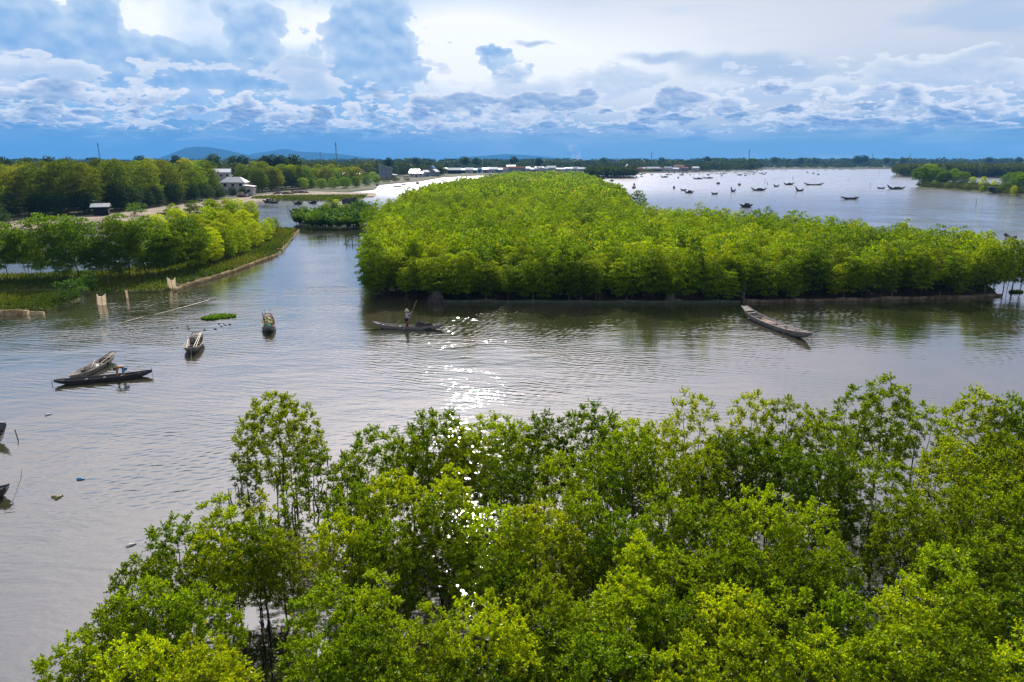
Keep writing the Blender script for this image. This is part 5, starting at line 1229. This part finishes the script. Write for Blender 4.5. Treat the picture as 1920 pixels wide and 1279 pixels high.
# ------------------------------------------------------------------ houses
def house(px, y, w_, d_, h, label, wall='plaster', roof='tin', style='gable', rz=0.0, rise=1.6, z0=.6, wins=3, door=True, group=None, name='house', storeys=1):
    p = at(px, y); o = empty(name, (p.x, y, z0), rz, label=label, cat='house', group=group)
    t = .25; mb = MB(); mb.box((0, 0, h / 2), (w_, d_, h)); W = mb.build('wall', M[wall], o)
    ov = .55; mb = MB()
    if style == 'gable':
        for s in (-1, 1):
            vs = [(-w_ / 2 - ov, s * (d_ / 2 + ov), h - .25), (w_ / 2 + ov, s * (d_ / 2 + ov), h - .25), (w_ / 2 + ov, 0, h + rise), (-w_ / 2 - ov, 0, h + rise)]
            mb.add(vs + [(x, yy, z + .12) for x, yy, z in vs], [(0, 1, 2, 3), (7, 6, 5, 4), (0, 4, 5, 1), (1, 5, 6, 2), (2, 6, 7, 3), (3, 7, 4, 0)])
        gb = MB()
        for s in (-1, 1): gb.add([(s * (w_ / 2 - .003), -d_ / 2, h), (s * (w_ / 2 - .003), d_ / 2, h), (s * (w_ / 2 - .003), 0, h + rise - .02), (s * (w_ / 2 - .15), -d_ / 2, h), (s * (w_ / 2 - .15), d_ / 2, h), (s * (w_ / 2 - .15), 0, h + rise - .02)], [(0, 1, 2), (5, 4, 3), (0, 3, 4, 1), (1, 4, 5, 2), (2, 5, 3, 0)])
        gb.build('gable_wall', M[wall], o)
    elif style == 'hip':
        a = [(-w_ / 2 - ov, -d_ / 2 - ov, h - .1), (w_ / 2 + ov, -d_ / 2 - ov, h - .1), (w_ / 2 + ov, d_ / 2 + ov, h - .1), (-w_ / 2 - ov, d_ / 2 + ov, h - .1), (-w_ * .32, 0, h + rise), (w_ * .25, 0, h + rise)]
        mb.add(a, [(0, 1, 5, 4), (1, 2, 5), (2, 3, 4, 5), (3, 0, 4), (3, 2, 1, 0)])
    elif style == 'shed':
        vs = [(-w_ / 2 - ov, -d_ / 2 - ov, h + rise), (w_ / 2 + ov, -d_ / 2 - ov, h - .1), (w_ / 2 + ov, d_ / 2 + ov, h - .1), (-w_ / 2 - ov, d_ / 2 + ov, h + rise)]
        mb.add(vs + [(x, yy, z + .3) for x, yy, z in vs], [(0, 3, 2, 1), (4, 5, 6, 7), (0, 1, 5, 4), (1, 2, 6, 5), (2, 3, 7, 6), (3, 0, 4, 7)])
        gb = MB(); gb.add([(-w_ / 2, s * (d_ / 2 - .003), h) for s in (-1, 1)] + [(w_ / 2, s * (d_ / 2 - .003), h) for s in (-1, 1)] + [(-w_ / 2, s * (d_ / 2 - .003), h + rise - .05) for s in (-1, 1)], [(0, 2, 4), (1, 5, 3), (0, 4, 5, 1), (2, 3, 5, 4)]); gb.build('gable_wall', M[wall], o)
    mb.build('roof', M[roof], o)
    for st_ in range(storeys):
        for k in range(wins):
            x = -w_ / 2 + w_ * (k + .5) / wins; z = (st_ + .55) * h / storeys
            if door and st_ == 0 and k == wins // 2: continue
            mb = MB(); mb.box((x, -d_ / 2 - .01, z), (min(1.3, w_ / wins * .5), .1, 1.2)); f = mb.build('window', M['glass_dark'], o)
            if y < 700:
                fb = MB(); ww = min(1.3, w_ / wins * .5)
                for s in (-1, 1): fb.box((x + s * (ww / 2 + .06), -d_ / 2 - .05, z), (.12, .14, 1.4)); fb.box((x, -d_ / 2 - .05, z + s * .68), (ww, .14, .12))
                fb.build('frame', M['foam'], f)
    if door: mb = MB(); mb.box((0, -d_ / 2 - .02, 1.05), (1.2, .12, 2.1)); mb.build('door', M['dark'], o)
    return o
house(443, 305, 9.6, 7.5, 5.4, 'white two-storey house with a pale grey hipped roof behind clipped trees', 'plaster', 'tin', 'hip', .12, 2.1, storeys=2)
house(470, 300, 3.4, 4.0, 3.6, 'low white annex right of the grey hipped-roof house', 'plaster', 'tin_white', 'shed', .1, .4, wins=1, door=False)
house(392, 300, 4.0, 4.0, 4.0, 'small white hut left of the grey hipped-roof house', 'plaster', 'tin_white', 'gable', .3, .8, wins=1)
house(419, 395, 9.0, 7.0, 8.2, 'bright white roofed house peeping between yellowish treetops', 'plaster', 'tin_white', 'gable', .25, 1.6, storeys=2)
house(192, 190, 3.6, 3.5, 2.4, 'dark open hut with a pale tin roof beside the mud road', 'dark', 'tin', 'gable', .4, .6, wins=0)
house(638, 430, 5.5, 4.5, 6.4, 'small white-walled house among the trees of the spit', 'plaster', 'tin', 'gable', 1.2, 1.0, wins=2)
house(672, 560, 10, 7.5, 5.6, 'house with a rusty red tiled roof in the grove left of the tall grey house', 'plaster', 'tile', 'hip', .4, 2.6, storeys=2)
house(668, 535, 6, 5, 4.4, 'white-roofed hut just below the red tiled roof', 'plaster', 'tin_white', 'gable', .9, 1.0, wins=2)
house(724, 545, 9.5, 9, 8.6, 'tall grey three-storey house with a white sloping roof edge', 'plaster_grey', 'tin_white', 'shed', .25, 2.6, storeys=3)
house(739, 548, 3.4, 5, 3.4, 'low grey shed against the right side of the tall grey house', 'plaster_grey', 'tin', 'shed', .1, .4, wins=1, door=False)
house(781, 620, 12, 7, 3.8, 'white house with a bright eave and open porch right of the tall grey house', 'plaster', 'tin_white', 'gable', .1, 1.4)
house(778, 650, 9, 6, 5.8, 'reddish house standing just behind the bright-eaved one', 'tile', 'tin_white', 'gable', .1, .8)
house(798, 640, 5, 5, 4.4, 'narrow grey gabled house right of the bright-eaved one', 'plaster_grey', 'tin', 'gable', .8, 1.6, wins=1)
house(815, 660, 7, 6, 4.4, 'grey house with a white gable, farthest right above the bright inlet', 'plaster_grey', 'tin_white', 'gable', 1.2, 2.2, wins=2)
house(811, 700, 6, 5, 7.0, 'dark blue-grey pointed house behind the white gable', 'plaster_grey', 'plaster_blue', 'gable', 1.3, 2.5, wins=2)
V = [(836, 800, 8, 'white', 'tin_white'), (852, 780, 16, 'long dark', 'tin'), (878, 820, 22, 'long dark-walled', 'tin'), (880, 815, 10, 'bright white', 'tin_white'), (899, 840, 6, 'bright blue', 'plaster_blue'), (911, 835, 8, 'grey', 'tin'), (924, 850, 12, 'white-eaved', 'tin_white'),
     (935, 850, 10, 'whitish', 'tin'), (942, 862, 13, 'red-roofed', 'tile'), (958, 880, 12, 'tall white-topped', 'tin_white'), (970, 870, 22, 'pinkish long', 'tile'), (983, 880, 16, 'bright white-roofed', 'tin_white'), (999, 890, 14, 'pale roofed', 'tin_white'), (1011, 900, 12, 'white', 'tin_white'),
     (1020, 900, 12, 'grey-roofed', 'tin'), (1034, 905, 12, 'bright', 'tin_white'), (1049, 910, 14, 'peaked grey', 'tin'), (1066, 915, 11, 'small white-fronted', 'tin_white'), (1078, 940, 12, 'far grey', 'tin'), (1090, 930, 12, 'pale', 'tin'), (1128, 905, 10, 'white-topped', 'tin_white'),
     (1149, 900, 10, 'pink-white', 'tin_white'), (1160, 905, 9, 'whitish flat', 'tin_white'), (1193, 905, 12, 'red and white', 'tile'), (1197, 900, 10, 'low red-walled', 'tile'), (1206, 940, 12, 'dull purple', 'tin'), (1224, 925, 19, 'long blue-white', 'tin_white'), (1243, 935, 14, 'rusty', 'tile'), (1252, 925, 11, 'grey-blue', 'tin'),
     (1263, 930, 12, 'white and blue', 'tin_white'), (1272, 950, 14, 'large red-roofed', 'tile'), (1283, 935, 10, 'brownish', 'tile'), (1303, 930, 9, 'bright white-gabled', 'tin_white'), (1334, 1500, 8, 'tiny white', 'tin_white')]
for i, (px, y, w_, adj, rf_) in enumerate(V):
    r_ = random.Random(i + 40); wl = {'bright blue': 'plaster_blue', 'long dark': 'dark', 'long dark-walled': 'dark', 'dull purple': 'plaster_grey', 'low red-walled': 'tile', 'reddish': 'tile'}.get(adj, r_.choice(['plaster', 'plaster_grey', 'plaster']))
    house(px, y, w_ * .9, 7, r_.uniform(3.8, 5.6) + (3 if 'tall' in adj or 'large' in adj else 0), '%s village house, %s from the left in the far waterfront row' % (adj, str(i + 1) + ('st' if (i + 1) % 10 == 1 and i != 10 else 'nd' if (i + 1) % 10 == 2 and i != 11 else 'rd' if (i + 1) % 10 == 3 and i != 12 else 'th')),
          wl, rf_, 'gable', r_.uniform(-.15, .15), r_.uniform(1.2, 2.2), wins=max(2, int(w_ / 5)))
house(1176, 900, 11, 7, 4.6, 'blue-white chapel-like building with a steep white peak in the far village', 'plaster_grey', 'tin_white', 'gable', 1.5, 5.2, wins=3, name='chapel')
p = g(1866, 362); house(1866, p.y, 4.0, 3.4, 1.9, 'stilted hut with a flat pale roof on the right-hand spit', 'dark', 'tin', 'shed', .3, .3, .5, wins=2)
# timber stacks, rubble and posts on the mud road
for i, (px, py, sx_, h, lab) in enumerate([(457, 372, 4.5, 1.9, 'pinkish rubble heap in front of the grey-roofed house'), (424, 384, 3.2, 1.0, 'low pale rubble heap on the mud road'), (533, 366, 9.0, 1.1, 'long heap of reddish debris at the end of the mud road'), (562, 364, 8.0, 1.3, 'heap of pale debris right of the long reddish one'),
                                           (200, 420, 4.0, .9, 'orange-brown earth heap beside the open hut'), (308, 406, 4.0, .8, 'stack of broken branches on the mud road'), (404, 388, 3.0, .9, 'small pale heap of stones on the mud road'), (657, 382, 5.5, 2.2, 'dark timber heap piled on a raft in the side channel')]):
    heap('rubble_heap', g(px, py) + Vector((0, 0, .3 if i != 7 else -.1)), .2, (sx_, 3.0, h), ('sand', 'sand', 'weed', 'sand', 'pink_wood', 'weed', 'sand', 'net')[i], lab, 'heap', seed=30 + i, rough=.4)
for i in range(26):
    px = r3.choice([r3.uniform(500, 580), r3.uniform(290, 330), r3.uniform(180, 215), r3.uniform(650, 666)]); py = float(np.interp(px, [150, 250, 340, 430, 500, 580, 660], [428, 417, 403, 390, 369, 366, 381])); p = g(px, py) + Vector((0, 0, .7)); a = r3.uniform(0, 3); l = r3.uniform(1, 2.4)
    rod('timber', [p, p + Vector((math.cos(a) * l, math.sin(a) * l, r3.uniform(-.2, 1.0)))], .09, r3.choice(['pink_wood', 'weed', 'bamboo']), 'loose stick of timber on a debris heap by the mud road', 'timber', 'timber on the debris heaps')

# ------------------------------------------------------------------ masts, smoke, hills
for px, py, y, h0, wd, lab in [(190, 268, 1300, 0, 2.0, 'leftmost lattice mast, above the left shore trees'), (602, 284, 1700, 0, 1.8, 'shorter lattice mast left of the tallest one'), (632, 267, 1300, 0, 2.6, 'tallest dark lattice mast, above the left grove'), (1221, 286, 2200, 0, 2.4, 'faint mast above the far village'),
                               (1403, 281, 2000, 0, 2.6, 'dark mast above the middle of the lagoon woods'), (1634, 288, 2200, 0, 2.2, 'faint mast above the right woods, left one of two'), (1704, 288, 2200, 0, 2.2, 'faint mast above the right woods, right one of two')]:
    d = ray(px, py); H_ = CAM_H + d.z * (y / d.y); p = at(px, y); o = empty('lattice_mast', (p.x, y, 0), .3, label=lab, cat='mast')
    mb = MB(); n = 14
    for k in range(3):
        a = k * math.tau / 3; mb.tube([(math.cos(a) * wd * .5, math.sin(a) * wd * .5, 0), (math.cos(a) * wd * .28, math.sin(a) * wd * .28, H_)], wd * .11, 4)
    for i in range(n):
        z0, z1 = H_ * i / n, H_ * (i + 1) / n; r0, r1 = wd * (.5 - .22 * i / n), wd * (.5 - .22 * (i + 1) / n)
        for k in range(3):
            a, b = k * math.tau / 3, (k + 1) * math.tau / 3; mb.tube([(math.cos(a) * r0, math.sin(a) * r0, z0), (math.cos(b) * r1, math.sin(b) * r1, z1)], wd * .06, 3)
    mb.build('lattice', M['steel'], o)
    mb = MB(); mb.tube([(0, 0, H_), (0, 0, H_ + 3)], wd * .07, 4); mb.build('antenna', M['steel'], o)
    mb = MB(); mb.box((0, 0, H_ * .93), (wd * .9, wd * .9, 2.0)); mb.build('dish_cluster', M['steel'], o)
def hills(name, dist, prof, depth, seed):
    r_ = random.Random(seed); xs = [q[0] for q in prof]; mb = MB(); rows = []
    n = 90; cols = [xs[0] + (xs[-1] - xs[0]) * i / n for i in range(n + 1)]
    for j, f in enumerate((0, .35, .7, 1.0, .8, .4, 0)):
        row = []
        for c in cols:
            py = float(np.interp(c, xs, [q[1] for q in prof])); d = ray(c, py); H_ = max(0, CAM_H + d.z * dist / d.y); p = at(c, dist)
            row.append((p.x, dist + (j - 3) * depth / 3, H_ * f * (1 + (r_.uniform(-.05, .05) if 0 < f < 1 else 0)) - (2 if f == 0 else 0)))
        rows.append(row)
    mb.grid(rows); o = mb.build(name, M['hill'], smooth=True); tag(o, kind='structure'); return o
hills('hills', 9000, [(318, 300), (335, 291), (352, 277), (372, 275), (395, 276), (425, 281), (452, 288), (470, 292), (520, 298)], 900, 1)
hills('hills', 10500, [(440, 298), (478, 288), (505, 284), (535, 279), (560, 284), (600, 286), (630, 288), (690, 296), (720, 299)], 900, 2)
hills('hills', 11500, [(840, 299), (880, 294), (950, 289), (990, 291), (1050, 297)], 900, 3)
def smoke(px, y, h, w0, w1, label):
    p = at(px, y); mb = MB(); rows = []
    from mathutils import noise
    for i in range(15):
        t = i / 14; r_ = (w0 + (w1 - w0) * t) * (math.sin(math.pi * min(1, .12 + t * .88)) ** .4 if t > .8 else 1)
        rows.append([(math.cos(a * math.tau / 16) * r_ * (1 + .4 * noise.noise((a, t * 6, 0))) + math.sin(t * 5) * 5 - 8 * t, math.sin(a * math.tau / 16) * r_, h * t) for a in range(16)])
    mb.grid(rows, True); mb.add(rows[0], [tuple(range(16))]); mb.add(rows[-1], [tuple(range(16))])
    m = D.materials.new('smoke'); m.use_nodes = True; t = NT(m.node_tree); m.node_tree.nodes.clear()
    v = t.node('ShaderNodeVolumePrincipled'); v.inputs['Color'].default_value = (.85, .9, 1, 1)
    c = t.node('ShaderNodeTexCoord').outputs['Object']; x, yy, z = t.sep(c)
    dn = t.m('MULTIPLY', t.step(t.noise(c, .06, 3, .6), .38, .66), .030); dn = t.m('MULTIPLY', dn, t.step(z, h, h * .1))
    t.put(v.inputs['Density'], dn); ou = t.node('ShaderNodeOutputMaterial'); t.t.links.new(v.outputs[0], ou.inputs['Volume'])
    o = mb.build('smoke', m, None, (p.x, y, 6)); tag(o, label, 'smoke', None, 'stuff'); m.cycles.volume_step_rate = 4
smoke(1078, 1350, 52, 7, 16, 'thin white smoke column rising from the far woods')

# ------------------------------------------------------------------ each of a short row gets its own label, counted from the left of the photo
def ordinals(group, text):
    l = [o for o in SC.objects if o.parent is None and o.get('group') == group]
    l.sort(key=lambda o: o.location.x / max(1, o.location.y))
    for i, o in enumerate(l): o['label'] = text % (ORD[i] if i < len(ORD) else '%dth' % (i + 1))
ordinals('front trees along the mud road', 'yellow-green bamboo-like tree, %s from the left in the front rank along the mud road')
ordinals('dark bushy trees beside the mud road', 'blue-green bushy tree, %s from the left at the foot of the bamboo')
ordinals('garden trees before the grey-roofed house', 'small clipped dark tree, %s from the left before the grey-roofed house')
ordinals('low trees on the spit beside the inlet', 'low dark green tree, %s from the left on the spit beside the inlet')
ordinals('trees rising above the horizon woods', 'dark bare-stemmed tree rising above the horizon woods, %s from the left')
ordinals('trees on the right-hand spit', 'green tree on the grassy spit at the right edge, %s from the left')
ordinals('rounded trees behind the nipa palms', 'rounded green tree behind the nipa palms, %s from the left')
ordinals('stakes in the lagoon', 'thin upright stake standing alone in the lagoon, %s from the left')
ordinals('bushy trees at the right end of the left bank', 'bright green bushy tree, %s from the left in the dense clump of the left bank')
ordinals('grove right of the grey-roofed house', 'olive tree, %s from the left in the grove between grey-roofed house and inlet')
ordinals('dark green trees of the left shore', 'dark green tree among yellowish ones of the left shore, %s such from the left')
for o in SC.objects:
    if o.get('label') and len(o['label'].split()) > 16: print('LONG', o.name, o['label'])

# ------------------------------------------------------------------ the air
mb = MB(); mb.box((0, 6000, 149), (30000, 13000, 302)); hz = mb.data('haze', None)
mh = D.materials.new('haze'); mh.use_nodes = True; mh.node_tree.nodes.clear(); t = NT(mh.node_tree)
v = t.node('ShaderNodeVolumePrincipled'); v.inputs['Density'].default_value = 1.0e-4; v.inputs['Color'].default_value = (.13, .45, .95, 1); v.inputs['Anisotropy'].default_value = 0.0
ou = t.node('ShaderNodeOutputMaterial'); t.t.links.new(v.outputs[0], ou.inputs['Volume'])
hz.materials.append(mh); ho = link('haze', hz); tag(ho, 'pale blue haze over the far woods and hills', 'haze', None, 'stuff')
